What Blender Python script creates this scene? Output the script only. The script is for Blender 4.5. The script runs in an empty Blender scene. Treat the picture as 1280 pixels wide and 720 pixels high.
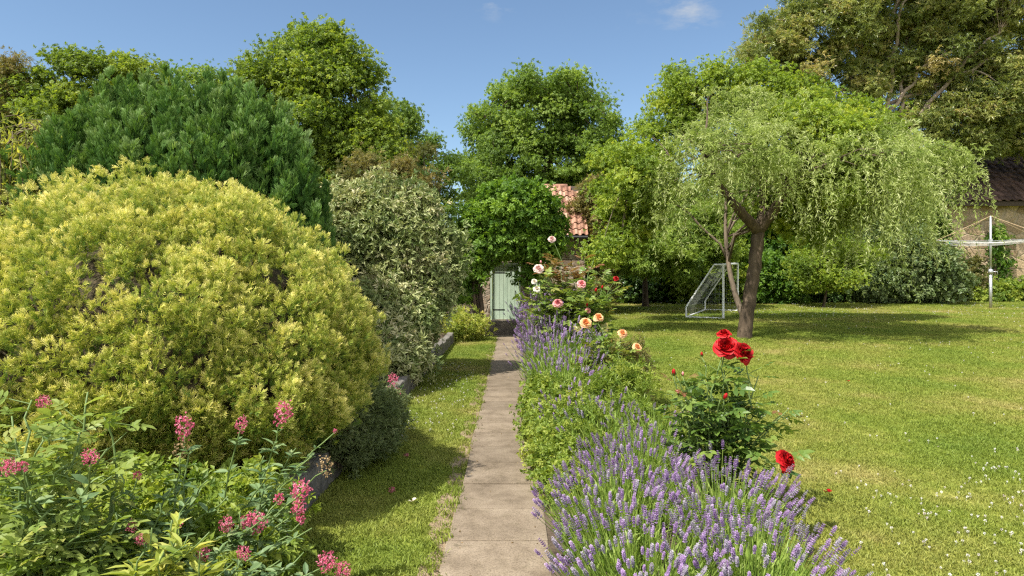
import bpy, bmesh, math, random
import numpy as np
from mathutils import Vector, Matrix

# ------------------------------------------------------------------ camera, sky, sun, exposure
SC = bpy.context.scene
COL = SC.collection
F = 853.0                      # focal length in photo pixels (24 mm on a 36 mm wide frame)
CAMZ, HOR = 1.7, 345.0
cam_d = bpy.data.cameras.new('camera'); cam = bpy.data.objects.new('camera', cam_d); COL.objects.link(cam)
cam_d.sensor_width = 36.0; cam_d.lens = 24.0; cam_d.shift_y = -15.0 / 1280.0
cam_d.clip_start = 0.05; cam_d.clip_end = 3000
cam.location = (0, 0, CAMZ); cam.rotation_euler = (math.radians(90), 0, 0)
SC.camera = cam

SUN_EL = math.radians(55.0)
_h = np.array([-0.74, -0.67]); _h /= np.linalg.norm(_h)
TO_SUN = Vector((_h[0] * math.cos(SUN_EL), _h[1] * math.cos(SUN_EL), math.sin(SUN_EL)))
world = bpy.data.worlds.new('World'); SC.world = world; world.use_nodes = True
wn, wl = world.node_tree.nodes, world.node_tree.links
wn.clear()
w_out = wn.new('ShaderNodeOutputWorld'); w_bg = wn.new('ShaderNodeBackground')
sky = wn.new('ShaderNodeTexSky'); sky.sky_type = 'NISHITA'; sky.sun_disc = False
sky.sun_elevation = SUN_EL; sky.sun_rotation = math.atan2(TO_SUN.x, TO_SUN.y)
sky.altitude = 0; sky.air_density = 1.0; sky.dust_density = 0.35; sky.ozone_density = 4.0
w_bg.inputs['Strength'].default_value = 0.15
w_tc = wn.new('ShaderNodeTexCoord'); w_mp = wn.new('ShaderNodeMapping'); w_mp.inputs['Scale'].default_value = (5, 5, 14)
w_no = wn.new('ShaderNodeTexNoise'); w_no.inputs['Scale'].default_value = 1.6; w_no.inputs['Detail'].default_value = 9; w_no.inputs['Roughness'].default_value = .62
wl.new(w_tc.outputs['Generated'], w_mp.inputs[0]); wl.new(w_mp.outputs[0], w_no.inputs[0])
w_cov = None
for cx_, cz_, rad_ in ((0.262, 0.402, .060), (-.022, .415, .040), (.182, .363, .03)):      # wisps of cloud, by direction in the sky
    v_ = Vector((cx_, 1.0, cz_)).normalized()
    w_ds = wn.new('ShaderNodeVectorMath'); w_ds.operation = 'DISTANCE'; w_ds.inputs[1].default_value = v_; wl.new(w_tc.outputs['Generated'], w_ds.inputs[0])
    w_mr = wn.new('ShaderNodeMapRange'); w_mr.inputs['From Min'].default_value = rad_; w_mr.inputs['From Max'].default_value = rad_ * .15; w_mr.inputs['To Max'].default_value = 1.0 if rad_ > .035 else .35
    wl.new(w_ds.outputs['Value'], w_mr.inputs['Value'])
    if w_cov is None: w_cov = w_mr.outputs[0]
    else:
        w_ad = wn.new('ShaderNodeMath'); w_ad.operation = 'MAXIMUM'; wl.new(w_cov, w_ad.inputs[0]); wl.new(w_mr.outputs[0], w_ad.inputs[1]); w_cov = w_ad.outputs[0]
w_ns = wn.new('ShaderNodeMapRange'); w_ns.inputs['From Min'].default_value = .47; w_ns.inputs['From Max'].default_value = .68; wl.new(w_no.outputs[0], w_ns.inputs['Value'])
w_ml = wn.new('ShaderNodeMath'); w_ml.operation = 'MULTIPLY'; wl.new(w_cov, w_ml.inputs[0]); wl.new(w_ns.outputs[0], w_ml.inputs[1])
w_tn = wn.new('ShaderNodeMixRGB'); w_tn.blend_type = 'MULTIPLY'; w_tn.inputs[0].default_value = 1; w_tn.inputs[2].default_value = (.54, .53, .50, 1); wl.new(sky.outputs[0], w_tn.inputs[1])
w_mx = wn.new('ShaderNodeMixRGB'); w_mx.inputs[2].default_value = (2.0, 2.1, 2.2, 1); wl.new(w_ml.outputs[0], w_mx.inputs[0]); wl.new(w_tn.outputs[0], w_mx.inputs[1])
# unseen broken white cloud added behind the camera to brighten the shadows
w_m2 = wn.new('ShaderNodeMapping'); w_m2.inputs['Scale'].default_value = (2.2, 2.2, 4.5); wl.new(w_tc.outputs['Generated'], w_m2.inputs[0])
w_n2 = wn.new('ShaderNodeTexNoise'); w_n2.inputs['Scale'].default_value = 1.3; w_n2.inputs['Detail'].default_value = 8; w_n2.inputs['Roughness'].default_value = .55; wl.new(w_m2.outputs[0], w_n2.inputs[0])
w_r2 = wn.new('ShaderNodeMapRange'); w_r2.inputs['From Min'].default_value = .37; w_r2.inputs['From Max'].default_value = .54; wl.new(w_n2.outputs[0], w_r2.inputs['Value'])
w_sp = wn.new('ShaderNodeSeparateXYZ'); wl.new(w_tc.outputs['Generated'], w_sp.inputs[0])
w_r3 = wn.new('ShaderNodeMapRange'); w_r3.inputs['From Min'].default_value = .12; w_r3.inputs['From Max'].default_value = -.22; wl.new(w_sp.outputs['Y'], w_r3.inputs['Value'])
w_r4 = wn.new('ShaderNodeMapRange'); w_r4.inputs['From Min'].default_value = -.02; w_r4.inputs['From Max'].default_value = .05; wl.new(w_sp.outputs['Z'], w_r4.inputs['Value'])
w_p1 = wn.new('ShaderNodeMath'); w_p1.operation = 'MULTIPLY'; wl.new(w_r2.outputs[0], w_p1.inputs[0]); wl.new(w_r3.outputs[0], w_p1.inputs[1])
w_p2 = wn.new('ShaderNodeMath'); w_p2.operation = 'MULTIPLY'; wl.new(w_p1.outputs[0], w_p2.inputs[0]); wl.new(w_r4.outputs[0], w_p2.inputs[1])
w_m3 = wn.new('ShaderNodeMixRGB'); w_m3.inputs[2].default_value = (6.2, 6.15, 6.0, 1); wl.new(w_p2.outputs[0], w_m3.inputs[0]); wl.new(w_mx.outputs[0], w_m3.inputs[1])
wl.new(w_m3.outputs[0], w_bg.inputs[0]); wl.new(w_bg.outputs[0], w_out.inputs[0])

sun_d = bpy.data.lights.new('sun', 'SUN'); sun_d.energy = 4.1; sun_d.angle = math.radians(0.53); sun_d.color = (1.0, 0.95, 0.86)
sun = bpy.data.objects.new('sun', sun_d); COL.objects.link(sun)
sun.rotation_euler = TO_SUN.to_track_quat('Z', 'Y').to_euler(); sun.location = TO_SUN * 60
SC.view_settings.view_transform = 'Standard'; SC.view_settings.look = 'None'
SC.view_settings.gamma = 1.0; SC.view_settings.exposure = 1.12; SC.view_settings.use_curve_mapping = False
SC.render.engine = 'CYCLES'
SC.cycles.max_bounces = 7; SC.cycles.diffuse_bounces = 4; SC.cycles.transmission_bounces = 5; SC.cycles.glossy_bounces = 2
SC.cycles.transparent_max_bounces = 4; SC.cycles.sample_clamp_indirect = 6.0
SC.cycles.filter_width = 1.25; SC.cycles.use_denoising = False

# ------------------------------------------------------------------ helpers
rng = np.random.default_rng(11)
random.seed(5)

def at(px, py, d):
    return np.array([(px - 640.0) / F * d, d, CAMZ - (py - HOR) / F * d])

def unit(a):
    a = np.asarray(a, float); n = np.linalg.norm(a, axis=-1, keepdims=True); return a / np.maximum(n, 1e-9)

def rdir(n):
    return unit(rng.normal(size=(n, 3)))

def sstep(a, b, x):
    t = np.clip((np.asarray(x, float) - a) / (b - a), 0, 1); return t * t * (3 - 2 * t)

def gz(x, y):
    """height of the lawn, path and beds"""
    x = np.asarray(x, float); y = np.asarray(y, float)
    rise = 0.0275 * np.clip(y - 4, 0, 30) * sstep(0.9, 2.3, x)
    und = 0.014 * np.sin(x * 0.9 + y * 0.5) + 0.01 * np.sin(x * 0.37 - y * 1.1)
    return rise + und * sstep(1.3, 2.6, x)

class Geo:
    def __init__(s):
        s.v, s.t, s.f, s.n = [], [], {3: [], 4: []}, 0
        s.m = {3: [], 4: []}
    def add(s, V, faces, mat=0, tint=0.5):
        V = np.asarray(V, float).reshape(-1, 3)
        if not len(V): return s
        s.v.append(V)
        s.t.append(np.full(len(V), tint) if np.isscalar(tint) else np.asarray(tint, float).ravel())
        for fa in (faces if isinstance(faces, (list, tuple)) and not np.isscalar(faces[0]) and hasattr(faces[0], 'ndim') else [faces]):
            fa = np.asarray(fa, int)
            if fa.size == 0: continue
            k = fa.shape[1]; s.f[k].append(fa + s.n); s.m[k].append(np.full(len(fa), mat))
        s.n += len(V); return s
    def build(s, name, mats, parent=None, smooth=False):
        me = bpy.data.meshes.new(name)
        V = np.concatenate(s.v) if s.v else np.zeros((0, 3))
        t3 = np.concatenate(s.f[3]) if s.f[3] else np.zeros((0, 3), int)
        t4 = np.concatenate(s.f[4]) if s.f[4] else np.zeros((0, 4), int)
        mi = np.concatenate([np.concatenate(s.m[k]) if s.m[k] else np.zeros(0, int) for k in (3, 4)])
        me.vertices.add(len(V)); me.vertices.foreach_set('co', V.astype(np.float32).ravel())
        loops = np.concatenate([t3.ravel(), t4.ravel()]).astype(np.int32)
        me.loops.add(len(loops)); me.loops.foreach_set('vertex_index', loops)
        tot = np.concatenate([np.full(len(t3), 3), np.full(len(t4), 4)]).astype(np.int32)
        st = np.concatenate([[0], np.cumsum(tot)[:-1]]).astype(np.int32) if len(tot) else np.zeros(0, np.int32)
        me.polygons.add(len(tot)); me.polygons.foreach_set('loop_start', st)
        me.polygons.foreach_set('material_index', mi.astype(np.int32))
        me.polygons.foreach_set('use_smooth', np.full(len(tot), smooth))
        for m in (mats if isinstance(mats, (list, tuple)) else [mats]): me.materials.append(m)
        me.update(calc_edges=True)
        a = me.attributes.new('tint', 'FLOAT', 'POINT')
        if s.t: a.data.foreach_set('value', np.concatenate(s.t).astype(np.float32))
        o = bpy.data.objects.new(name, me); COL.objects.link(o)
        if parent is not None: o.parent = parent
        return o

def tag(o, label=None, cat=None, group=None, kind=None):
    if label: o['label'] = label
    if cat: o['category'] = cat
    if group: o['group'] = group
    if kind: o['kind'] = kind
    return o

def thing(name, label, cat, loc=(0, 0, 0), group=None):
    o = bpy.data.objects.new(name, None); COL.objects.link(o); o.location = loc; o.empty_display_size = 0.2
    return tag(o, label, cat, group)

def frames(d, nrm):
    """rotation matrices whose Y axis is d and whose Z axis is close to nrm"""
    y = unit(d); z = nrm - (nrm * y).sum(1, keepdims=True) * y
    bad = np.linalg.norm(z, axis=1) < 1e-4
    z[bad] = np.cross(y[bad], [0.3, 0.9, 0.31]); z = unit(z); x = np.cross(y, z)
    return np.stack([x, y, z], axis=2)

def scatter(g, tpl, P, R, S, mat=0, tint=None, tt=0.0):
    """copies of the template (V, F, t) at P with rotation R and size S; tint per copy plus tt * the template's own t"""
    V, Fs, t = tpl; M, N = len(P), len(V)
    if M == 0: return
    S = np.asarray(S, float)
    S = np.repeat(S[:, None], 3, 1) if S.ndim == 1 else S
    W = np.einsum('mij,mnj->mni', R, V[None] * S[:, None, :]) + P[:, None, :]
    tint = rng.random(M) if tint is None else np.broadcast_to(tint, (M,))
    T = np.clip(tint[:, None] + tt * (t[None, :] - 0.5), 0, 1)
    faces = [(f[None] + (np.arange(M) * N)[:, None, None]).reshape(-1, f.shape[1]) for f in Fs]
    g.add(W.reshape(-1, 3), faces, mat, T.ravel())

def tube(path, rad, sides=7, cap=True):
    path = np.asarray(path, float); n = len(path)
    rad = np.broadcast_to(np.asarray(rad, float), (n,))
    tg = unit(np.gradient(path, axis=0)); ref = np.array([0.31, 0.17, 0.93])
    if abs(tg[0] @ ref) > .95: ref = np.array([1.0, 0, 0])
    u = unit(np.cross(tg[0], ref)); us = []
    for i in range(n):
        u = unit(u - (u @ tg[i]) * tg[i]); us.append(u)
    us = np.array(us); ws = np.cross(tg, us)
    a = np.arange(sides) / sides * 2 * np.pi
    V = path[:, None] + rad[:, None, None] * (np.cos(a)[None, :, None] * us[:, None] + np.sin(a)[None, :, None] * ws[:, None])
    V = V.reshape(-1, 3); q = []
    i = np.arange(n - 1)[:, None] * sides; j = np.arange(sides)[None]; k = (j + 1) % sides
    q = np.stack([i + j, i + k, i + sides + k, i + sides + j], -1).reshape(-1, 4)
    tri = np.zeros((0, 3), int)
    if cap:
        V = np.vstack([V, path[0], path[-1]]); c0, c1 = len(V) - 2, len(V) - 1
        jj = np.arange(sides); kk = (jj + 1) % sides; e = (n - 1) * sides
        tri = np.vstack([np.stack([np.full(sides, c0), kk, jj], 1), np.stack([np.full(sides, c1), e + jj, e + kk], 1)])
    return V, [q, tri]

def bez(a, b, c, n):
    t = np.linspace(0, 1, n)[:, None]; a, b, c = map(np.asarray, (a, b, c))
    return (1 - t) ** 2 * a + 2 * t * (1 - t) * b + t * t * c

def wob(path, amp):
    path = np.array(path, float); path[1:-1] += rng.normal(size=(len(path) - 2, 3)) * amp; return path

_boxc = {}
def box(c, s, bev=0.0, rot=0.0, jit=0.0):
    bm = bmesh.new(); bmesh.ops.create_cube(bm, size=1.0)
    for v in bm.verts: v.co = Vector((v.co.x * s[0], v.co.y * s[1], v.co.z * s[2]))
    if bev > 0: bmesh.ops.bevel(bm, geom=list(bm.edges), offset=bev, segments=2, affect='EDGES', profile=0.6)
    V = np.array([v.co[:] for v in bm.verts]); f3, f4 = [], []
    bm.verts.index_update()
    for f in bm.faces:
        ix = [v.index for v in f.verts]
        if len(ix) == 3: f3.append(ix)
        elif len(ix) == 4: f4.append(ix)
        else: f3 += [[ix[0], ix[k], ix[k + 1]] for k in range(1, len(ix) - 1)]
    bm.free()
    if jit: V = V + rng.normal(size=V.shape) * jit
    if rot:
        ca, sa = math.cos(rot), math.sin(rot); V = V @ np.array([[ca, sa, 0], [-sa, ca, 0], [0, 0, 1]])
    return V + np.asarray(c), [np.array(f3, int).reshape(-1, 3), np.array(f4, int).reshape(-1, 4)]

def grid(xs, ys, zf):
    X, Y = np.meshgrid(xs, ys); V = np.stack([X, Y, zf(X, Y)], -1).reshape(-1, 3)
    nx = len(xs); i = np.arange(len(ys) - 1)[:, None] * nx; j = np.arange(nx - 1)[None]
    return V, [np.stack([i + j, i + j + 1, i + nx + j + 1, i + nx + j], -1).reshape(-1, 4)]

# ------------------------------------------------------------------ materials
def new_mat(name):
    m = bpy.data.materials.new(name); m.use_nodes = True; nt = m.node_tree
    return m, nt, nt.nodes, nt.links, nt.nodes['Principled BSDF']

def ramp(nt, src, stops):
    r = nt.nodes.new('ShaderNodeValToRGB'); e = r.color_ramp.elements
    while len(e) < len(stops): e.new(0.5)
    for k, (p, c) in enumerate(stops): e[k].position = p; e[k].color = (*c, 1)
    nt.links.new(src, r.inputs[0]); return r

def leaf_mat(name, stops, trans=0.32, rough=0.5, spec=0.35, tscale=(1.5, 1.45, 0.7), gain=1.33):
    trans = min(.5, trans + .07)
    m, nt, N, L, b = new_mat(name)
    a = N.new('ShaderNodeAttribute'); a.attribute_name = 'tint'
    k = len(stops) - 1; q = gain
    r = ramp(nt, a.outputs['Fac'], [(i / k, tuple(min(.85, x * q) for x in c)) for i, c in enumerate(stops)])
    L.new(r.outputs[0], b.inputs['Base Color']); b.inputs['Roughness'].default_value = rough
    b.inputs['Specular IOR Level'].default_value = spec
    tr = N.new('ShaderNodeBsdfTranslucent'); mx = N.new('ShaderNodeMixRGB'); mx.blend_type = 'MULTIPLY'; mx.inputs[0].default_value = 1
    mx.inputs[2].default_value = (*tscale, 1); L.new(r.outputs[0], mx.inputs[1]); L.new(mx.outputs[0], tr.inputs[0])
    ms = N.new('ShaderNodeMixShader'); ms.inputs[0].default_value = trans
    L.new(b.outputs[0], ms.inputs[1]); L.new(tr.outputs[0], ms.inputs[2]); L.new(ms.outputs[0], N['Material Output'].inputs[0])
    return m

def noise_mat(name, stops, scale=8.0, rough=0.85, bump=0.3, detail=8, stretch=(1, 1, 1), bscale=None, spec=0.3, coord='Object'):
    m, nt, N, L, b = new_mat(name)
    tc = N.new('ShaderNodeTexCoord'); mp = N.new('ShaderNodeMapping'); mp.inputs['Scale'].default_value = stretch
    L.new(tc.outputs[coord], mp.inputs[0])
    n1 = N.new('ShaderNodeTexNoise'); n1.inputs['Scale'].default_value = scale; n1.inputs['Detail'].default_value = detail
    n1.inputs['Roughness'].default_value = 0.65; L.new(mp.outputs[0], n1.inputs[0])
    k = len(stops) - 1
    r = ramp(nt, n1.outputs[0], [(0.28 + 0.44 * i / k, c) for i, c in enumerate(stops)])
    L.new(r.outputs[0], b.inputs['Base Color']); b.inputs['Roughness'].default_value = rough; b.inputs['Specular IOR Level'].default_value = spec
    if bump:
        n2 = N.new('ShaderNodeTexNoise'); n2.inputs['Scale'].default_value = bscale or scale * 4; n2.inputs['Detail'].default_value = 6
        L.new(mp.outputs[0], n2.inputs[0]); bp = N.new('ShaderNodeBump'); bp.inputs['Strength'].default_value = bump; bp.inputs['Distance'].default_value = 0.02
        L.new(n2.outputs[0], bp.inputs['Height']); L.new(bp.outputs[0], b.inputs['Normal'])
    return m

def plain(name, c, rough=0.5, metal=0.0, spec=0.4):
    return noise_mat(name, [tuple(x * 0.82 for x in c), c, tuple(min(1, x * 1.12) for x in c)], scale=14, rough=rough, bump=0.08, spec=spec) if not metal else _metal(name, c, rough)

def _metal(name, c, rough):
    m = noise_mat(name, [tuple(x * 0.75 for x in c), c], scale=20, rough=rough, bump=0.1)
    m.node_tree.nodes['Principled BSDF'].inputs['Metallic'].default_value = 0.8; return m

BARK = noise_mat('bark', [(.03, .022, .014), (.075, .053, .034), (.125, .092, .062)], scale=9, stretch=(1, 1, .25), bump=0.9, bscale=22)
BARK_GREY = noise_mat('grey_brown_bark', [(.06, .046, .032), (.15, .115, .082), (.24, .19, .14)], scale=6, stretch=(1, 1, .3), bump=0.7, bscale=24)
BARK_PALE = noise_mat('pale_bark', [(.13, .10, .075), (.3, .235, .18), (.42, .34, .27)], scale=5, stretch=(1, 1, .35), bump=0.5)
TWIG = noise_mat('twig', [(.06, .045, .028), (.13, .10, .06)], scale=20, bump=0)
STEM = plain('green_stem', (.12, .18, .05), .6)
STONE = noise_mat('edging_stone', [(.07, .064, .056), (.15, .137, .12), (.25, .23, .2)], scale=7, bump=0.9, bscale=30)
SOIL = noise_mat('soil', [(.035, .024, .016), (.085, .062, .042), (.15, .115, .08)], scale=6, bump=1.0, bscale=40)

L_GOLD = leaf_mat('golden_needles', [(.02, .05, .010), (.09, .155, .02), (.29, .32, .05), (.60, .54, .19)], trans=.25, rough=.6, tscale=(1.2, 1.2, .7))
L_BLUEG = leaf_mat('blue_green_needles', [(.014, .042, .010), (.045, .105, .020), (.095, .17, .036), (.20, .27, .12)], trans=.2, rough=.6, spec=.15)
L_MID = leaf_mat('mid_green_leaves', [(.055, .10, .016), (.125, .19, .030), (.21, .275, .05)])
L_OAK = leaf_mat('sycamore_leaves', [(.06, .105, .018), (.13, .20, .034), (.21, .275, .06)], trans=.38)
L_LIME = leaf_mat('lime_green_leaves', [(.065, .11, .014), (.15, .205, .026), (.27, .305, .045)], trans=.4)
L_YEL = leaf_mat('yellow_green_leaves', [(.085, .135, .016), (.175, .24, .028), (.31, .335, .05)], trans=.38)
L_SILV = leaf_mat('silver_leaves', [(.11, .155, .03), (.225, .275, .07), (.42, .44, .23)], trans=.38, rough=.6, tscale=(1.2, 1.25, .7))
L_EUC = leaf_mat('gum_leaves', [(.06, .085, .022), (.14, .175, .045), (.235, .25, .08), (.31, .25, .12)], trans=.33, rough=.35, spec=.5)
L_VAR = leaf_mat('variegated_leaves', [(.06, .098, .026), (.14, .18, .057), (.265, .285, .125), (.42, .385, .24)], trans=.2, rough=.5, tscale=(1.2, 1.2, .7))
L_COP = leaf_mat('coppery_leaves', [(.07, .085, .025), (.155, .14, .045), (.24, .19, .085)], trans=.3)
L_DARK = leaf_mat('dark_laurel_leaves', [(.02, .05, .012), (.05, .10, .02), (.10, .16, .036)], trans=.25, rough=.4, spec=.45)
L_IVY = leaf_mat('dusty_ivy_leaves', [(.045, .075, .025), (.10, .14, .05), (.2, .23, .105)], trans=.2, rough=.45)
L_WIL = leaf_mat('willow_leaves', [(.07, .105, .015), (.17, .2, .03), (.32, .31, .07)], trans=.4)
L_ARCH = leaf_mat('climber_leaves', [(.035, .085, .010), (.09, .165, .018), (.17, .26, .035)], trans=.35)
L_ROSE = leaf_mat('rose_leaves', [(.03, .065, .014), (.085, .14, .026), (.17, .215, .045), (.15, .055, .03)], trans=.25, rough=.38, spec=.4)
L_GLOSS = leaf_mat('glossy_bush_leaves', [(.07, .115, .02), (.14, .195, .04), (.23, .265, .07), (.26, .15, .06)], trans=.35, rough=.45, spec=.25)
L_VAL = leaf_mat('valerian_leaves', [(.06, .11, .045), (.12, .18, .075), (.2, .25, .11)], trans=.25, rough=.5)
L_LANCE = leaf_mat('pale_lance_leaves', [(.13, .19, .03), (.25, .28, .05), (.4, .37, .1)], trans=.35)
L_GREY = leaf_mat('grey_green_leaves', [(.06, .085, .028), (.12, .15, .055), (.21, .235, .11)], trans=.2, rough=.6)
L_LAV = leaf_mat('lavender_leaves', [(.07, .13, .02), (.16, .24, .04), (.27, .33, .08)], trans=.35)
L_BED = leaf_mat('bed_plant_leaves', [(.07, .12, .016), (.16, .215, .03), (.28, .31, .06)], trans=.35)
M_LAVF = leaf_mat('lavender_petals', [(.24, .13, .31), (.39, .25, .47), (.57, .44, .64)], trans=.15, rough=.7, tscale=(1, 1, 1), gain=0.95)
M_LAVG = leaf_mat('faded_lavender_petals', [(.24, .22, .22), (.38, .33, .43), (.52, .47, .54)], trans=.15, rough=.7, tscale=(1, 1, 1), gain=0.95)
M_VALF = leaf_mat('valerian_petals', [(.45, .07, .14), (.68, .15, .26), (.8, .34, .44)], trans=.25, rough=.6, tscale=(1.1, .8, .9), gain=0.95)
M_RED = leaf_mat('red_petals', [(.10, .001, .002), (.30, .003, .005), (.47, .008, .012)], trans=.18, rough=.55, spec=.25, tscale=(1.2, .6, .6), gain=0.95)
M_PINK = leaf_mat('pink_petals', [(.62, .14, .18), (.74, .25, .27), (.8, .42, .4)], trans=.25, rough=.6, tscale=(1.1, .9, .9), gain=0.95)
M_PALEP = leaf_mat('pale_pink_petals', [(.66, .36, .34), (.76, .5, .46), (.8, .62, .56)], trans=.25, rough=.6, tscale=(1, .9, .9), gain=0.95)
M_CREAM = leaf_mat('cream_petals', [(.7, .58, .46), (.78, .7, .58), (.82, .78, .7)], trans=.25, rough=.6, tscale=(1, 1, .9), gain=0.95)
M_PEACH = leaf_mat('peach_petals', [(.78, .24, .06), (.8, .38, .14), (.82, .54, .3)], trans=.25, rough=.6, tscale=(1.1, .9, .7), gain=0.95)
M_CLOV = leaf_mat('clover_petals', [(.55, .42, .42), (.72, .68, .64), (.82, .82, .78)], trans=.15, rough=.7, tscale=(1, 1, 1), gain=0.95)
M_DRY = leaf_mat('dry_seed_heads', [(.2, .13, .06), (.36, .25, .12), (.48, .36, .2)], trans=.1, rough=.8, tscale=(1, 1, 1), gain=0.95)

def grass_blade_mat():
    m, nt, N, L, b = new_mat('grass_blades')
    g = N.new('ShaderNodeNewGeometry')
    n1 = N.new('ShaderNodeTexNoise'); n1.inputs['Scale'].default_value = 0.55; n1.inputs['Detail'].default_value = 5; n1.inputs['Roughness'].default_value = .62
    L.new(g.outputs['Position'], n1.inputs[0])
    n2 = N.new('ShaderNodeTexNoise'); n2.inputs['Scale'].default_value = 60; n2.inputs['Detail'].default_value = 2; L.new(g.outputs['Position'], n2.inputs[0])
    r1 = ramp(nt, n1.outputs[0], [(.30, (.16, .23, .032)), (.46, (.22, .275, .042)), (.58, (.275, .295, .062)), (.72, (.40, .35, .13))])
    r2 = ramp(nt, n2.outputs[0], [(.3, (.68, .72, .62)), (.5, (1, 1, 1)), (.72, (1.35, 1.25, 1.2))])
    mx = N.new('ShaderNodeMixRGB'); mx.blend_type = 'MULTIPLY'; mx.inputs[0].default_value = 1
    L.new(r1.outputs[0], mx.inputs[1]); L.new(r2.outputs[0], mx.inputs[2])
    L.new(mx.outputs[0], b.inputs['Base Color']); b.inputs['Roughness'].default_value = .55; b.inputs['Specular IOR Level'].default_value = .25
    tr = N.new('ShaderNodeBsdfTranslucent'); L.new(mx.outputs[0], tr.inputs[0])
    ms = N.new('ShaderNodeMixShader'); ms.inputs[0].default_value = .35
    L.new(b.outputs[0], ms.inputs[1]); L.new(tr.outputs[0], ms.inputs[2]); L.new(ms.outputs[0], N['Material Output'].inputs[0])
    return m
M_GRASS = grass_blade_mat()

def turf_mat():
    m, nt, N, L, b = new_mat('turf')
    g = N.new('ShaderNodeNewGeometry')
    n1 = N.new('ShaderNodeTexNoise'); n1.inputs['Scale'].default_value = 0.55; n1.inputs['Detail'].default_value = 5; n1.inputs['Roughness'].default_value = .62
    L.new(g.outputs['Position'], n1.inputs[0])
    n2 = N.new('ShaderNodeTexNoise'); n2.inputs['Scale'].default_value = 38; n2.inputs['Detail'].default_value = 6; L.new(g.outputs['Position'], n2.inputs[0])
    r1 = ramp(nt, n1.outputs[0], [(.30, (.14, .19, .03)), (.46, (.20, .23, .04)), (.58, (.25, .25, .06)), (.72, (.36, .30, .12))])
    r2 = ramp(nt, n2.outputs[0], [(.3, (.4, .42, .35)), (.55, (1, 1, 1)), (.75, (1.35, 1.3, 1.2))])
    mx = N.new('ShaderNodeMixRGB'); mx.blend_type = 'MULTIPLY'; mx.inputs[0].default_value = 1
    L.new(r1.outputs[0], mx.inputs[1]); L.new(r2.outputs[0], mx.inputs[2]); L.new(mx.outputs[0], b.inputs['Base Color'])
    b.inputs['Roughness'].default_value = .9; b.inputs['Specular IOR Level'].default_value = .1
    bp = N.new('ShaderNodeBump'); bp.inputs['Strength'].default_value = .8; bp.inputs['Distance'].default_value = .02
    L.new(n2.outputs[0], bp.inputs['Height']); L.new(bp.outputs[0], b.inputs['Normal'])
    return m
TURF = turf_mat()

def slab_mat():
    m, nt, N, L, b = new_mat('concrete_slab')
    g = N.new('ShaderNodeNewGeometry'); a = N.new('ShaderNodeAttribute'); a.attribute_name = 'tint'
    n1 = N.new('ShaderNodeTexNoise'); n1.inputs['Scale'].default_value = 3.2; n1.inputs['Detail'].default_value = 8; n1.inputs['Roughness'].default_value = .7; L.new(g.outputs['Position'], n1.inputs[0])
    n2 = N.new('ShaderNodeTexNoise'); n2.inputs['Scale'].default_value = 120; n2.inputs['Detail'].default_value = 4; L.new(g.outputs['Position'], n2.inputs[0])
    r1 = ramp(nt, n1.outputs[0], [(.3, (.125, .098, .069)), (.5, (.2, .16, .117)), (.7, (.26, .213, .16))])
    r2 = ramp(nt, n2.outputs[0], [(.3, (.62, .6, .58)), (.5, (1, 1, 1)), (.7, (1.22, 1.2, 1.18))])
    r3 = ramp(nt, a.outputs['Fac'], [(0, (.80, .79, .78)), (1, (1.12, 1.11, 1.1))])
    n4 = N.new('ShaderNodeTexNoise'); n4.inputs['Scale'].default_value = 9; n4.inputs['Detail'].default_value = 10; n4.inputs['Roughness'].default_value = .75; L.new(g.outputs['Position'], n4.inputs[0])
    r4 = ramp(nt, n4.outputs[0], [(.30, (.55, .56, .5)), (.42, (.95, .95, .93)), (.6, (1, 1, 1)), (.72, (1.18, 1.17, 1.15))])
    x1 = N.new('ShaderNodeMixRGB'); x1.blend_type = 'MULTIPLY'; x1.inputs[0].default_value = 1
    x2 = N.new('ShaderNodeMixRGB'); x2.blend_type = 'MULTIPLY'; x2.inputs[0].default_value = 1
    L.new(r1.outputs[0], x1.inputs[1]); L.new(r2.outputs[0], x1.inputs[2]); L.new(x1.outputs[0], x2.inputs[1]); L.new(r3.outputs[0], x2.inputs[2])
    x3 = N.new('ShaderNodeMixRGB'); x3.blend_type = 'MULTIPLY'; x3.inputs[0].default_value = 1; L.new(x2.outputs[0], x3.inputs[1]); L.new(r4.outputs[0], x3.inputs[2])
    L.new(x3.outputs[0], b.inputs['Base Color']); b.inputs['Roughness'].default_value = .9; b.inputs['Specular IOR Level'].default_value = .2
    bp = N.new('ShaderNodeBump'); bp.inputs['Strength'].default_value = .35; bp.inputs['Distance'].default_value = .004
    L.new(n2.outputs[0], bp.inputs['Height']); L.new(bp.outputs[0], b.inputs['Normal'])
    return m
SLAB = slab_mat()

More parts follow.
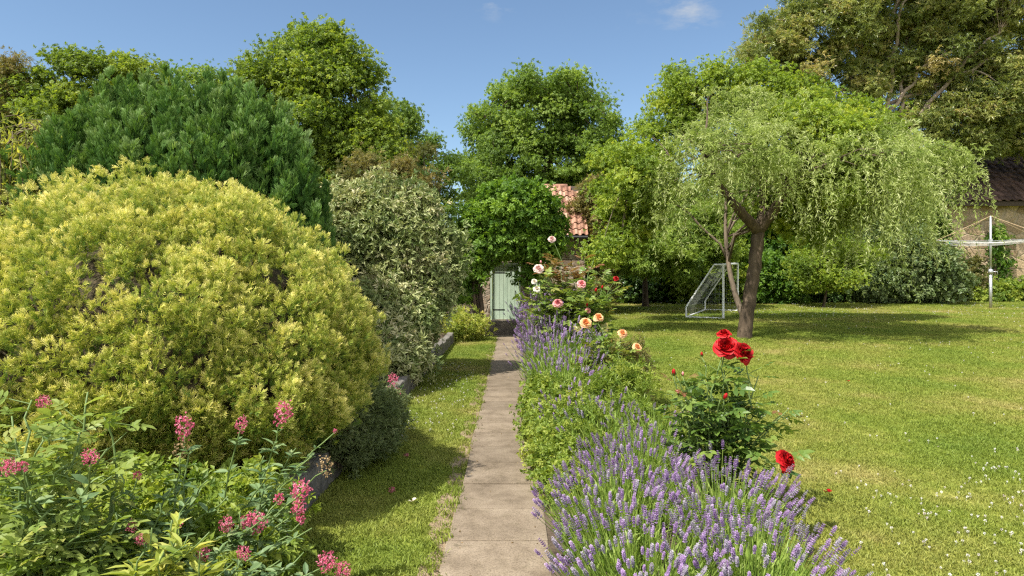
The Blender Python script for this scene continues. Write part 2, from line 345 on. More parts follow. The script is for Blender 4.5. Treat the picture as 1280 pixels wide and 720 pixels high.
def masonry_mat(name, stone, mortar, sc=3.2):
    m, nt, N, L, b = new_mat(name)
    tc = N.new('ShaderNodeTexCoord'); mp = N.new('ShaderNodeMapping'); mp.inputs['Scale'].default_value = (1, 1, 1.7); L.new(tc.outputs['Object'], mp.inputs[0])
    nz = N.new('ShaderNodeTexNoise'); nz.inputs['Scale'].default_value = 2.5; L.new(mp.outputs[0], nz.inputs[0])
    mv = N.new('ShaderNodeMixRGB'); mv.inputs[0].default_value = .12; L.new(mp.outputs[0], mv.inputs[1]); L.new(nz.outputs['Color'], mv.inputs[2])
    vo = N.new('ShaderNodeTexVoronoi'); vo.feature = 'DISTANCE_TO_EDGE'; vo.inputs['Scale'].default_value = sc; L.new(mv.outputs[0], vo.inputs[0])
    vc = N.new('ShaderNodeTexVoronoi'); vc.inputs['Scale'].default_value = sc; L.new(mv.outputs[0], vc.inputs[0])
    sx = N.new('ShaderNodeSeparateColor'); L.new(vc.outputs['Color'], sx.inputs[0])
    k = len(stone) - 1
    r1 = ramp(nt, sx.outputs[0], [(i / k, c) for i, c in enumerate(stone)])
    fn = N.new('ShaderNodeTexNoise'); fn.inputs['Scale'].default_value = 14; fn.inputs['Detail'].default_value = 8; L.new(tc.outputs['Object'], fn.inputs[0])
    r2 = ramp(nt, fn.outputs[0], [(.3, (.6, .58, .55)), (.7, (1.25, 1.22, 1.2))])
    x1 = N.new('ShaderNodeMixRGB'); x1.blend_type = 'MULTIPLY'; x1.inputs[0].default_value = 1; L.new(r1.outputs[0], x1.inputs[1]); L.new(r2.outputs[0], x1.inputs[2])
    ed = ramp(nt, vo.outputs['Distance'], [(.02, (0, 0, 0)), (.08, (1, 1, 1))])
    x2 = N.new('ShaderNodeMixRGB'); L.new(ed.outputs[0], x2.inputs[0]); x2.inputs[1].default_value = (*mortar, 1); L.new(x1.outputs[0], x2.inputs[2])
    L.new(x2.outputs[0], b.inputs['Base Color']); b.inputs['Roughness'].default_value = .9; b.inputs['Specular IOR Level'].default_value = .2
    ad = N.new('ShaderNodeMath'); ad.operation = 'ADD'; ad.inputs[1].default_value = 0; L.new(ed.outputs[0], ad.inputs[0]); L.new(fn.outputs[0], ad.inputs[1])
    bp = N.new('ShaderNodeBump'); bp.inputs['Strength'].default_value = .8; bp.inputs['Distance'].default_value = .04; L.new(ad.outputs[0], bp.inputs['Height']); L.new(bp.outputs[0], b.inputs['Normal'])
    return m
WALLST = masonry_mat('rubble_stone', [(.16, .12, .085), (.27, .21, .15), (.36, .28, .2), (.22, .19, .15)], (.33, .28, .21))
WALLGOLD = masonry_mat('sandstone_rubble', [(.22, .16, .095), (.34, .26, .16), (.42, .33, .22), (.26, .2, .14)], (.3, .24, .16), sc=1.9)

# ------------------------------------------------------------------ leaf templates: (verts, [faces], t along the piece)
def T(V, Fs, t=None):
    V = np.array(V, float); Fs = [np.array(f, int) for f in Fs if len(f)]
    return V, Fs, (np.array(t, float) if t is not None else np.clip(V[:, 1], 0, 1))

def leaf(w=0.5, fold=0.12, droop=0.12):
    V = [(0, 0, 0), (-w * .42, .3, fold), (w * .42, .3, fold), (0, .3, 0), (-w * .4, .65, fold - droop * .4), (w * .4, .65, fold - droop * .4), (0, .65, -droop * .4), (0, 1, -droop)]
    return T(V, [[(0, 3, 1), (0, 2, 3), (4, 6, 7), (6, 5, 7)], [(1, 3, 6, 4), (3, 2, 5, 6)]])

def simple_leaf(w=0.5, fold=0.1, droop=0.1):
    V = [(0, 0, 0), (w * .5, .45, fold), (0, 1, -droop), (-w * .5, .45, fold), (0, .45, 0)]
    return T(V, [[], [(0, 1, 2, 4), (0, 4, 2, 3)]])

def merge(parts):
    Vs, t, f3, f4, n = [], [], [], [], 0
    for V, Fs, tt in parts:
        Vs.append(V); t.append(tt)
        for f in Fs: (f3 if f.shape[1] == 3 else f4).append(f + n)
        n += len(V)
    Fs = [np.concatenate(x) for x in (f3, f4) if x]
    return np.concatenate(Vs), Fs, np.concatenate(t)

def moved(tpl, pos, d, nrm, s):
    V, Fs, t = tpl; R = frames(np.array([d], float), np.array([nrm], float))[0]
    return (V * s) @ R.T + np.array(pos), Fs, t

def sprig(n=6, w=0.5, spread=0.9, size=0.55, seed=0):
    """a short twig end carrying n leaves, one unit long"""
    r = np.random.default_rng(seed); ps = []
    for i in range(n):
        a = i * 2.4 + r.random(); y = .15 + .7 * i / n
        d = np.array([math.cos(a) * spread, .55, math.sin(a) * spread * .55])
        nm = np.array([r.normal() * .4, r.normal() * .3, 1.0])
        ps.append(moved(simple_leaf(w, .1, .15), (0, y * .6, 0), d, nm, size * (.8 + .4 * r.random())))
    V, Fs, t = merge(ps); return V, Fs, np.clip(V[:, 1], 0, 1)

def conifer_spray(n=6, w=0.13, spread=0.75, seed=0, sub=True, rough=.22):
    """flat feathery spray: an axis and alternating side shoots"""
    r = np.random.default_rng(seed); ps = [moved(simple_leaf(w * .9, .03, .0), (0, 0, 0), (0, 1, 0), (0, 0, 1), 1.0)]
    for i in range(n):
        for s in (-1, 1):
            y = .12 + .72 * (i + .25 * (s > 0)) / n; ln = (.62 - .42 * i / n) * (.85 + .3 * r.random())
            d = np.array([s * spread, .8, r.normal() * rough]); q = np.array([0, y, 0.0])
            ps.append(moved(simple_leaf(w / ln * .8, .05, .06), q, d, (r.normal() * (.35 + rough), 0, 1), ln))
            if sub and i < n - 2:
                e = q + unit(d) * ln * .45
                ps.append(moved(simple_leaf(w / ln * 1.1, .05, .06), e, (s * .25, 1, r.normal() * .3), (r.normal() * .4, 0, 1), ln * .5))
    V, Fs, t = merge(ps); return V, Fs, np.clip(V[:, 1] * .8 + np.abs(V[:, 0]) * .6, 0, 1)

SPRIGS = [sprig(6, .55, seed=i) for i in range(3)]
SPRIGS_NARROW = [sprig(7, .24, .8, .7, seed=10 + i) for i in range(3)]
LEAF, LEAF_S = leaf(), simple_leaf(.5)
LEAF_W = leaf(.72, .1, .1); LEAF_N = leaf(.26, .05, .2); LEAF_NS = simple_leaf(.2, .03, .15)
SPRAY_G = [conifer_spray(5, .085, .58, seed=i, sub=False, rough=.5) for i in range(4)]
SPRAY_B = [conifer_spray(6, .10, .30, seed=20 + i, sub=False, rough=.15) for i in range(3)]
PINN5 = merge([moved(leaf(.62, .1, .1), (0, .45, 0), (0, 1, 0), (0, 0, 1), .55)] +
              [moved(leaf(.6, .1, .12), (0, y, 0), (s * 1.0, .45, 0), (0, 0, 1), .42) for y in (.16, .42) for s in (-1, 1)] +
              [moved(simple_leaf(.05, 0, 0), (0, 0, 0), (0, 1, 0), (0, 0, 1), .5)])

# ------------------------------------------------------------------ foliage builders
def shell_points(lobes, n, inner=0.55, zmin=None):
    """points in the outer part of a union of ellipsoids; returns positions and outward directions"""
    lobes = [(np.asarray(c, float), np.asarray(r, float)) for c, r in lobes]
    ar = np.array([(r[0] * r[1] + r[0] * r[2] + r[1] * r[2]) for c, r in lobes]); ar /= ar.sum()
    P, O = [], []
    for (c, r), w in zip(lobes, ar):
        k = max(3, int(n * w * 1.6)); u = rdir(k); s = inner + (1 - inner) * rng.random(k) ** .6
        p = c + u * r * s[:, None]; keep = np.ones(k, bool)
        for c2, r2 in lobes:
            if c2 is c: continue
            keep &= (((p - c2) / r2) ** 2).sum(1) > .42
        if zmin is not None: keep &= p[:, 2] > zmin
        P.append(p[keep]); O.append(unit(u / r)[keep])
    P, O = np.concatenate(P), np.concatenate(O)
    i = rng.permutation(len(P))[:n]; return P[i], O[i]

def clump_foliage(g, C, O, cr, per, tpls, size, flat=.6, up=.4, droop=.25, mat=0, tmean=.45, tsd=.2, tt=.25):
    """leaf sprigs in clumps around the centres C"""
    n = len(C); k = rng.poisson(per, n); idx = np.repeat(np.arange(n), k); m = len(idx)
    off = rng.normal(size=(m, 3)) * .5; off[:, 2] *= flat
    off *= np.minimum(1, 1.15 / np.maximum(np.linalg.norm(off, axis=1, keepdims=True), .01))
    crr = (cr * (.7 + .6 * rng.random(n)))[idx][:, None]
    P = C[idx] + off * crr
    nrm = unit(np.array([0, 0, up]) + O[idx] * .45 + off * .5 + rng.normal(size=(m, 3)) * .45)
    d = unit(rng.normal(size=(m, 3)) * .7 + O[idx] * .5 + off * .6 + np.array([0, 0, -droop]))
    R = frames(d, nrm); tc = (tmean + tsd * rng.normal(size=n))[idx] + .12 * rng.normal(size=m)
    S = size * (.7 + .6 * rng.random(m)); pick = rng.integers(0, len(tpls), m)
    for q, tp in enumerate(tpls):
        w = pick == q
        if w.any(): scatter(g, tp, P[w], R[w], S[w], mat, np.clip(tc[w], 0, 1), tt)

def branch_set(g, root_path, root_r, targets, n_limbs=6, sides=8, twig_r=.012, mat=0, sag=0.0):
    """a trunk, limbs leaving it and smaller branches to the clump centres"""
    root_path = np.asarray(root_path, float)
    g.add(*tube(root_path, root_r, sides + 3), mat)
    rr = np.broadcast_to(root_r, (len(root_path),))
    T_ = np.asarray(targets)
    if len(T_) == 0: return
    seeds = T_[rng.permutation(len(T_))[:n_limbs]]; nodes = []
    for s in seeds:
        i = int(len(root_path) * (.45 + .5 * rng.random())); i = min(i, len(root_path) - 1)
        a = root_path[i]; b = a * .45 + s * .55 + np.array([0, 0, .18 * np.linalg.norm(s - a)])
        p = wob(bez(a, b, s * .9 + a * .1, 10), .02 * np.linalg.norm(s - a)); r0 = rr[i] * .6
        rad = np.linspace(r0, max(twig_r * 2, r0 * .22), 10); g.add(*tube(p, rad, sides), mat)
        nodes += [(p[k], rad[k]) for k in range(3, 10)]
    NP = np.array([q[0] for q in nodes]); NR = np.array([q[1] for q in nodes])
    for t in T_:
        k = int(np.argmin(((NP - t) ** 2).sum(1))); a = NP[k]; L_ = np.linalg.norm(t - a)
        if L_ < .05: continue
        b = (a + t) / 2 + np.array([0, 0, .15 * L_ - sag * L_]) + rng.normal(size=3) * .06 * L_
        r0 = min(NR[k] * .7, twig_r * 3.2); g.add(*tube(bez(a, b, t, 8), np.linspace(r0, twig_r * .6, 8), 5, False), mat)

def ell(px, py, rpx, rpy, d, deep=None, dd=0.0):
    """an ellipsoid lobe seen at (px, py) at distance d + dd with the given radii in photo pixels"""
    d = d + dd; c = at(px, py, d); rpx *= .95; rpy *= .93; return c, np.array([rpx / F * d, deep if deep else rpx / F * d * .9, rpy / F * d])

def tree(name, label, base, lobes, clumps, cr, per, tpls, size, leafm, bark=BARK, trunk_r=.2, top=None, limbs=8, inner=.5, group=None, tmean=.45, twig=.014, flat=.6, up=.55, droop=.25, cat='tree', bend=None, branch_frac=.6):
    base = np.asarray(base, float); root = thing(name, label, cat, tuple(base), group)
    C, O = shell_points(lobes, clumps, inner, zmin=base[2] + .3)
    g = Geo(); clump_foliage(g, C, O, cr, per * 2.5, tpls, size * .57, tmean=tmean, flat=flat, up=up, droop=droop)
    cr_o = g.build('crown', leafm, root); cr_o.location = -Vector(base)
    topp = np.asarray(top if top is not None else np.mean([c for c, r in lobes], axis=0), float)
    mid = (base + topp) / 2 + (np.array(bend) if bend is not None else rng.normal(size=3) * .15 * np.array([1, 1, 0]))
    path = bez(base - np.array([0, 0, .1]), mid, topp, 14); rad = np.linspace(trunk_r, trunk_r * .35, 14); rad[0] *= 1.45; rad[1] *= 1.15
    gb = Geo(); branch_set(gb, path, rad, C[: int(len(C) * branch_frac)], limbs, twig_r=twig)
    t = gb.build('trunk', bark, root, smooth=True); t.location = -Vector(base)
    return root

def shrub(name, label, base, lobes, clumps, cr, per, tpls, size, leafm, stems=6, stem_r=.02, inner=.5, group=None, tmean=.45, cat='shrub', flat=.8, up=.45, droop=.15, twigm=TWIG, leaf_part='foliage', tt=.25):
    base = np.asarray(base, float); root = thing(name, label, cat, tuple(base), group)
    C, O = shell_points(lobes, clumps, inner, zmin=base[2] + .02)
    g = Geo(); clump_foliage(g, C, O, cr, per, tpls, size, tmean=tmean, flat=flat, up=up, droop=droop, tt=tt)
    f = g.build(leaf_part, leafm, root); f.location = -Vector(base)
    gs = Geo(); ts = C[rng.permutation(len(C))[: max(stems * 5, 12)]]
    for k, t in enumerate(ts):
        a = base + np.append(rng.normal(size=2) * .12, -.05); b = np.array([a[0] * .6 + t[0] * .4, a[1] * .6 + t[1] * .4, a[2] * .3 + t[2] * .7])
        gs.add(*tube(wob(bez(a, b, t, 8), .015), np.linspace(stem_r, stem_r * .3, 8), 6))
    s = gs.build('stems', twigm, root, smooth=True); s.location = -Vector(base)
    return root

def conifer_dome(name, label, base, rx, ry, h, ntips, per, tpls, size, leafm, plume, up=.8, out=.55, tmean=.5, lump=.06, tt=.5, squash=1.0, gaps=(), shoulder=0.0, ragged=.09, slim=.34):
    """dense rounded conifer: plumes of sprays over a domed body"""
    base = np.asarray(base, float); root = thing(name, label, 'conifer', tuple(base))
    zc = h * .36
    def surf(u, f=1.0):
        th = np.arctan2(u[:, 1], u[:, 0]); ph = u[:, 2]
        b = 1 + lump * (np.sin(3 * th + 2.1) * .6 + np.sin(5.3 * th + 4 * ph) * .5 + np.sin(9 * th - 7 * ph + 1) * .45 + np.sin(13 * ph + 4 * th) * .35)
        b = b + shoulder * np.maximum(0, -u[:, 0]) ** 2
        rz = np.where(u[:, 2] > 0, h - zc, zc)
        return np.stack([u[:, 0] * rx, u[:, 1] * ry, u[:, 2] * rz], 1) * (b * f)[:, None] + [0, 0, zc]
    u = rdir(int(ntips * 1.3)); u = u[u[:, 2] > -.93][:ntips]
    f = .96 - ragged / 2 + ragged * rng.random(len(u))
    P0 = surf(u, f); O = unit(u / np.array([rx, ry, h - zc]))
    hole = np.zeros(len(u), bool)
    for (gc, gr) in gaps: hole |= (((P0 - np.asarray(gc)) / np.asarray(gr)) ** 2).sum(1) < 1
    P0, O = P0[~hole], O[~hole]
    ax = unit(O * out + np.array([0, 0, up]) + rng.normal(size=O.shape) * .16)
    n = len(P0); k = rng.poisson(per, n); idx = np.repeat(np.arange(n), k); m = len(idx)
    s = rng.random(m) ** .8; plen = plume * (.7 + .6 * rng.random(n))[idx]
    side = rng.normal(size=(m, 3)); side -= (side * ax[idx]).sum(1, keepdims=True) * ax[idx]; side = unit(side)
    wid = (slim * plen * np.sin(np.pi * np.clip(.12 + .88 * s, 0, 1)) ** .8 * rng.random(m) ** .5)
    P = P0[idx] + ax[idx] * ((s - .55) * plen)[:, None] + side * wid[:, None]
    d = unit(ax[idx] * 1.0 + side * (2.2 * slim) + rng.normal(size=(m, 3)) * .25)
    nrm = unit(np.cross(d, side) + O[idx] * .7 + rng.normal(size=(m, 3)) * .5)
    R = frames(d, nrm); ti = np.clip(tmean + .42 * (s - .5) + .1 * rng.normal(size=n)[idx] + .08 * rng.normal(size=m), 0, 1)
    S = size * (.7 + .6 * rng.random(m)); g = Geo(); pick = rng.integers(0, len(tpls), m)
    for q, tp in enumerate(tpls):
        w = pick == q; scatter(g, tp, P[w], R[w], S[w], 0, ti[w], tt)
    g.build('crown', leafm, root)
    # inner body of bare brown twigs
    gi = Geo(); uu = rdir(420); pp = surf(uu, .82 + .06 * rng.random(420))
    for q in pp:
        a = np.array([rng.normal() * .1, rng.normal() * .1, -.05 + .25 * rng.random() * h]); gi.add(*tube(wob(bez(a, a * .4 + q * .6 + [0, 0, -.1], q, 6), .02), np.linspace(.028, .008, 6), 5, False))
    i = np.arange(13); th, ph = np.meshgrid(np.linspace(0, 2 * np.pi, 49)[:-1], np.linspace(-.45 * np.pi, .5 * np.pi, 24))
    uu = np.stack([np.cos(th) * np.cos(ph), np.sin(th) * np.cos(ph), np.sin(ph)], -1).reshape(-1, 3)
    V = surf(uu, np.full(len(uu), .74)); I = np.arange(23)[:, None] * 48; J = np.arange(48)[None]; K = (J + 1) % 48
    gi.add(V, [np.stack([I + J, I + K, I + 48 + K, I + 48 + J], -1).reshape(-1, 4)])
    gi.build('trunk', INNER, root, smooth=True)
    return root
INNER = noise_mat('dead_inner_twigs', [(.02, .016, .008), (.05, .04, .018), (.09, .06, .03)], scale=30, bump=1.0, bscale=50)

def strands(g, tops, lens, step, tpl, size, mat=0, out=None, tmean=.5, twig=None):
    """hanging shoots with leaves along them"""
    Ps, Ds, Ti = [], [], []
    for i, (a, L_) in enumerate(zip(tops, lens)):
        o = out[i] if out is not None else unit(np.append(rng.normal(size=2), 0))
        k = max(3, int(L_ / step)); t = np.linspace(0, 1, k)[:, None]
        sway = np.append(rng.normal(size=2) * .12 * L_, 0)
        p = a + o * (L_ * .38) * np.sqrt(t) * .9 + sway * t ** 2 + np.array([0, 0, -1.0]) * L_ * (t ** 1.5) + np.array([0, 0, .10 * L_]) * np.sin(np.pi * np.minimum(t * 1.6, 1))
        if twig is not None: twig.add(*tube(p, np.linspace(.008, .003, k), 4, False))
        Ps.append(p + rng.normal(size=p.shape) * .012); tg = np.gradient(p, axis=0)
        Ds.append(unit(unit(tg) * .8 + rng.normal(size=p.shape) * .5)); Ti.append(np.full(k, tmean + .17 * rng.normal()))
    P, D, Ti = np.concatenate(Ps), np.concatenate(Ds), np.concatenate(Ti)
    rep = 2; P = np.repeat(P, rep, 0) + rng.normal(size=(len(P) * rep, 3)) * step * .25; D = unit(np.repeat(D, rep, 0) + rng.normal(size=(len(D) * rep, 3)) * .4); Ti = np.repeat(Ti, rep)
    R = frames(D, rng.normal(size=P.shape) + np.array([0, -.2, .5]))
    scatter(g, tpl, P, R, size * (.7 + .6 * rng.random(len(P))), mat, np.clip(Ti + .1 * rng.normal(size=len(P)), 0, 1), .2)

# ------------------------------------------------------------------ THE SETTING
PX0, PX1 = -0.41, 0.23            # path edges
WX = -1.45                        # face of the low retaining wall
BX = 1.55                         # where the rose border meets the lawn
BEDZ = 0.19

g = Geo()
xs = np.unique(np.concatenate([np.linspace(-600, -45, 12), np.linspace(-45, 45, 10), np.linspace(45, 600, 12)]))
ys = np.unique(np.concatenate([np.linspace(-600, -45, 12), np.linspace(-45, 75, 12), np.linspace(75, 900, 14)]))
g.add(*grid(xs, ys, lambda X, Y: -.35 + 0 * X)); tag(g.build('ground', TURF, smooth=True), kind='structure')
g = Geo(); g.add(*grid(np.linspace(BX, 42, 150), np.linspace(-6, 60, 200), gz)); tag(g.build('lawn', TURF, smooth=True), kind='structure')
g = Geo(); g.add(*grid(np.linspace(WX - .05, PX0 + .02, 30), np.linspace(-4, 19.0, 200), lambda X, Y: .012 * np.sin(X * 7 + Y * 2.3) * np.sin(Y * 1.3) + .02 - .03 * sstep(PX0 - .12, PX0 - .0, X)))
tag(g.build('lawn_strip', TURF, smooth=True), kind='structure')
g = Geo(); g.add(*grid(np.linspace(-45, WX - .06, 90), np.linspace(-6, 60, 160), lambda X, Y: BEDZ + .03 * np.sin(X * 2.1 + Y) * np.sin(Y * 1.7) + .05 * np.clip(-(X + 3), 0, 6) * .3))
tag(g.build('flower_bed', SOIL, smooth=True), kind='structure')
g = Geo(); g.add(*grid(np.linspace(PX1 - .01, BX + .01, 24), np.linspace(-6, 19.6, 200), lambda X, Y: gz(X, Y) * sstep(1.0, 1.55, X) + .035 + .02 * np.sin(X * 9 + Y * 3) * np.sin(Y * 2.1) - .04 * sstep(BX - .15, BX, X) - .03 * (1 - sstep(PX1, PX1 + .1, X))))
tag(g.build('flower_border', SOIL, smooth=True), kind='structure')
g = Geo(); g.add(*grid(np.linspace(WX - .1, 2.2, 20), np.linspace(18.9, 22.5, 20), lambda X, Y: -.02 + .01 * np.sin(X * 8))); tag(g.build('soil', SOIL, smooth=True), kind='structure')

g = Geo(); yy_ = np.linspace(-3, 18.9, 500); ww = .035 + .05 * np.abs(np.sin(yy_ * 2.3)) + .05 * np.abs(np.sin(yy_ * 5.7 + 1)) + .03 * rng.random(500); V = []
lz = lambda X, Y: .012 * np.sin(X * 7 + Y * 2.3) * np.sin(Y * 1.3) + .02 - .03 * sstep(PX0 - .12, PX0 - .0, X)
for f in (1.0, .66, .33, 0.0): V.append(np.stack([PX0 - .002 - ww * f, yy_, lz(PX0 - ww * f, yy_) + .005], 1))
i = np.arange(499); g.add(np.concatenate(V), [np.concatenate([np.stack([r_ * 500 + i, (r_ + 1) * 500 + i, (r_ + 1) * 500 + i + 1, r_ * 500 + i + 1], 1) for r_ in range(3)])])
tag(g.build('dry_soil', noise_mat('dry_straw_soil', [(.16, .115, .07), (.28, .205, .125), (.38, .3, .19)], scale=14, bump=1.0, bscale=60), smooth=True), kind='structure')

# path of concrete flags
g = Geo(); y = 1.9; JOINTS = []
g.add(*box(((PX0 + PX1) / 2, 9.5, -.07), (PX1 - PX0 - .02, 20, .08)), 1)
while y < 19.2:
    L_ = .61 + rng.normal() * .012
    V, Fs = box(((PX0 + PX1) / 2 + rng.normal() * .006, y + L_ / 2, -.012 + rng.normal() * .003), (PX1 - PX0 + rng.normal() * .006, L_ - .014, .06), .008, rng.normal() * .004)
    g.add(V, Fs, 0, rng.random()); y += L_; JOINTS.append(y - .007)
for k in range(4):
    V, Fs = box((PX0 - .30 - k * .6, 19.15, -.012 + rng.normal() * .003), (.585, .6, .06), .006, rng.normal() * .01); g.add(V, Fs, 0, rng.random())
tag(g.build('path', [SLAB, SOIL], smooth=False), kind='structure')

# low retaining wall of stone blocks
g = Geo(); y = 2.2
while y < 18.5:
    L_ = rng.uniform(.38, .62); hh = rng.uniform(.26, .31)
    g.add(*box((WX - .08 + rng.normal() * .008, y + L_ / 2, hh / 2 - .04), (.15, L_ - .012, hh + .08), .016, rng.normal() * .02, .003)); y += L_
tag(g.build('low_wall', STONE, smooth=False), 'low dark stone edging wall between the lawn strip and the shrub bed', 'wall')

# ------------------------------------------------------------------ garden buildings
def pantile_roof(x0, x1, y0, z0, y1, z1, pitch_w, rows, mat, name, parent, skip=None):
    """rows of S-shaped tiles on a slope from the eave (y0, z0) up to the ridge (y1, z1)"""
    g = Geo(); n = max(2, int(round((x1 - x0) / pitch_w))); w = (x1 - x0) / n
    dy, dz = (y1 - y0) / rows, (z1 - z0) / rows; nl = np.array([0, -(z1 - z0), (y1 - y0)]); nl = nl / np.linalg.norm(nl)
    if nl[2] < 0: nl = -nl
    u = np.linspace(0, 1, 9); prof = .035 * np.sin(2 * np.pi * u) + .02
    for r in range(rows):
        for c in range(n):
            if skip and skip(r, c, rows, n): continue
            j = rng.normal(size=2) * .006; V = []
            for v in (-.12, 1.0):
                for q, pz in zip(u, prof):
                    base = np.array([x0 + (c + q * 1.06) * w + j[0], y0 + (r + v) * dy, z0 + (r + v) * dz])
                    V.append(base + nl * (pz + (.035 if v < 0 else .006) + j[1]))
            for q, pz in zip(u, prof):
                V.append(np.array([x0 + (c + q * 1.06) * w + j[0], y0 + (r - .12) * dy, z0 + (r - .12) * dz]) + nl * (pz + .015 + j[1]))
            q = [(a, a + 1, 9 + a + 1, 9 + a) for a in range(8)] + [(18 + a, 18 + a + 1, a + 1, a) for a in range(8)]
            g.add(V, [np.array(q)], 0, rng.random())
    return g.build(name, mat, parent, smooth=False)

def tile_mat(name, stops):
    m, nt, N, L, b = new_mat(name)
    a = N.new('ShaderNodeAttribute'); a.attribute_name = 'tint'; k = len(stops) - 1
    r = ramp(nt, a.outputs['Fac'], [(i / k, c) for i, c in enumerate(stops)])
    tc = N.new('ShaderNodeTexCoord'); n = N.new('ShaderNodeTexNoise'); n.inputs['Scale'].default_value = 5; n.inputs['Detail'].default_value = 8; L.new(tc.outputs['Object'], n.inputs[0])
    r2 = ramp(nt, n.outputs[0], [(.3, (.55, .55, .55)), (.5, (1, 1, 1)), (.7, (1.25, 1.3, 1.35))])
    x = N.new('ShaderNodeMixRGB'); x.blend_type = 'MULTIPLY'; x.inputs[0].default_value = 1; L.new(r.outputs[0], x.inputs[1]); L.new(r2.outputs[0], x.inputs[2])
    L.new(x.outputs[0], b.inputs['Base Color']); b.inputs['Roughness'].default_value = .85; b.inputs['Specular IOR Level'].default_value = .25
    return m
TILE_R = tile_mat('terracotta_tiles', [(.24, .12, .078), (.34, .185, .125), (.42, .275, .195)])
TILE_D = tile_mat('dark_tiles', [(.06, .038, .03), (.10, .062, .048), (.15, .09, .07)])
WOODG = noise_mat('grey_wood', [(.2, .17, .13), (.34, .3, .25)], scale=6, stretch=(6, 6, .6), bump=.4)
WOODD = noise_mat('dark_wood', [(.03, .022, .016), (.07, .05, .036)], scale=6, stretch=(.6, 6, 6), bump=.4)

# terracotta-roofed outhouse behind the rose border
hx0, hx1, hy = .62, 2.25, 21.0
house = thing('outhouse', 'small stone outhouse with terracotta pantile roof behind the leafy arch', 'outbuilding', (hx0, hy, 0))
g = Geo(); g.add(*box(((hx1 - hx0) / 2, 1.5, 1.5), (hx1 - hx0, 3.0, 3.1), .01)); g.build('wall', WALLST, house)
for X in (0, hx1 - hx0):
    g = Geo(); g.add(np.array([(X, 0.002, 3.05), (X, 3, 3.05), (X, 1.5, 4.62)]), [np.array([(0, 2, 1)])]); g.build('gable', WALLST, house)
g = Geo()
g.add(np.array([(-.06, -.2, 2.93), (hx1 - hx0 + .06, -.2, 2.93), (hx1 - hx0 + .06, 1.5, 4.66), (-.06, 1.5, 4.66), (-.06, 3.2, 2.93), (hx1 - hx0 + .06, 3.2, 2.93)]), [np.array([(0, 1, 2, 3), (3, 2, 5, 4)])])
rf = g.build('roof', WOODD, house)
pantile_roof(-.08, hx1 - hx0 + .05, -.22, 2.96, 1.42, 4.64, .2, 9, TILE_R, 'roof_tiles', rf, skip=lambda r, c, R_, n: r >= R_ - 1 and c >= n - 2)
g = Geo()
for k in range(3):
    u = np.linspace(-.1 * np.pi, 1.1 * np.pi, 9); X0, X1 = -.09 + k * .43, -.09 + k * .43 + .425
    V = [(X, 1.47 + .12 * math.cos(a), 4.62 + .11 * math.sin(a)) for X in (X0, X1) for a in u]
    g.add(V, [np.array([(a, a + 1, 9 + a + 1, 9 + a) for a in range(8)])], 0, rng.random())
g.build('ridge_tiles', TILE_R, rf)
g = Geo(); xx = np.linspace(-.05, hx1 - hx0 + .05, 6); g.add(*tube(np.stack([xx, xx * 0 - .28, xx * 0 + 2.88], 1), .045, 8)); g.build('gutter', plain('black_gutter', (.03, .03, .032), .4), house)

# garden wall with the pale green door
wall = thing('garden_wall', 'rubble stone garden wall holding the pale green door', 'wall', (0, 20.6, 0))
dx0, dx1, dz0, dz1 = -.60, .20, .385, 2.08
g = Geo()
g.add(*box(((-6.5 + dx0 - .06) / 2, .2, 1.2), (dx0 - .06 + 6.5, .42, 2.5), .012)); g.add(*box(((dx1 + .06 + .615) / 2, .2, 1.2), (.615 - dx1 - .06, .42, 2.5), .012))
g.add(*box(((dx0 + dx1) / 2, .2, (dz1 + .13 + 2.45) / 2), (dx1 - dx0 + .115, .415, 2.45 - dz1 - .13), .004)); g.add(*box(((dx0 + dx1) / 2, .2, .175), (dx1 - dx0 + .115, .415, .41), .004))
g.build('masonry', WALLST, wall)
g = Geo(); g.add(*box(((dx0 + dx1) / 2, -.015, dz1 + .10), (1.15, .12, .16), .02, 0, .003)); g.build('lintel', noise_mat('sandstone', [(.25, .2, .14), (.4, .33, .25)], 6), wall)
DOORP = noise_mat('sage_green_paint', [(.30, .39, .29), (.37, .46, .35), (.42, .51, .39)], scale=4, rough=.5, bump=.15, stretch=(3, 3, .6))
g = Geo()
for (x, w) in ((dx0 - .028, .052), (dx1 + .028, .052)): g.add(*box((x, .03, (dz0 + dz1) / 2), (w, .09, dz1 - dz0 + .05), .005))
g.add(*box(((dx0 + dx1) / 2, .03, dz1 + .012), (dx1 - dx0 + .002, .088, .05), .005)); g.build('door_frame', DOORP, wall)
dr = bpy.data.objects.new('door', None); 
g = Geo(); nb = 7; bw = (dx1 - dx0) / nb
for k in range(nb): g.add(*box((dx0 + bw * (k + .5), .075, (dz0 + dz1) / 2 - .008), (bw - .006, .035, dz1 - dz0 - .02), .005))
g.add(*box(((dx0 + dx1) / 2, .1, (dz0 + dz1) / 2), (dx1 - dx0 - .01, .012, dz1 - dz0 - .03)))
dr = g.build('door', DOORP, wall)
IRON = _metal('black_iron', (.05, .05, .05), .5)
g = Geo(); g.add(*tube([(dx1 - .1, .05, 1.25), (dx1 - .1, .01, 1.26), (dx1 - .1, .01, 1.12), (dx1 - .1, .05, 1.11)], .010, 6)); g.build('handle', IRON, dr)
g = Geo()
for z in (.68, 1.8): g.add(*box((dx0 + .2, .054, z), (.36, .006, .035), .002))
g.build('hinge', IRON, dr)

g = Geo(); g.add(*box((-.2, 20.28, .14), (1.05, .52, .4), .035, 0, .012)); g.add(*box((-.2, 20.34, .345), (1.0, .40, .06), .02, 0, .006))
tag(g.build('stone_step', noise_mat('worn_step_stone', [(.06, .05, .04), (.14, .115, .09), (.24, .2, .15)], 5, bump=1.0)), 'worn dark stone step below the pale green door', 'step')

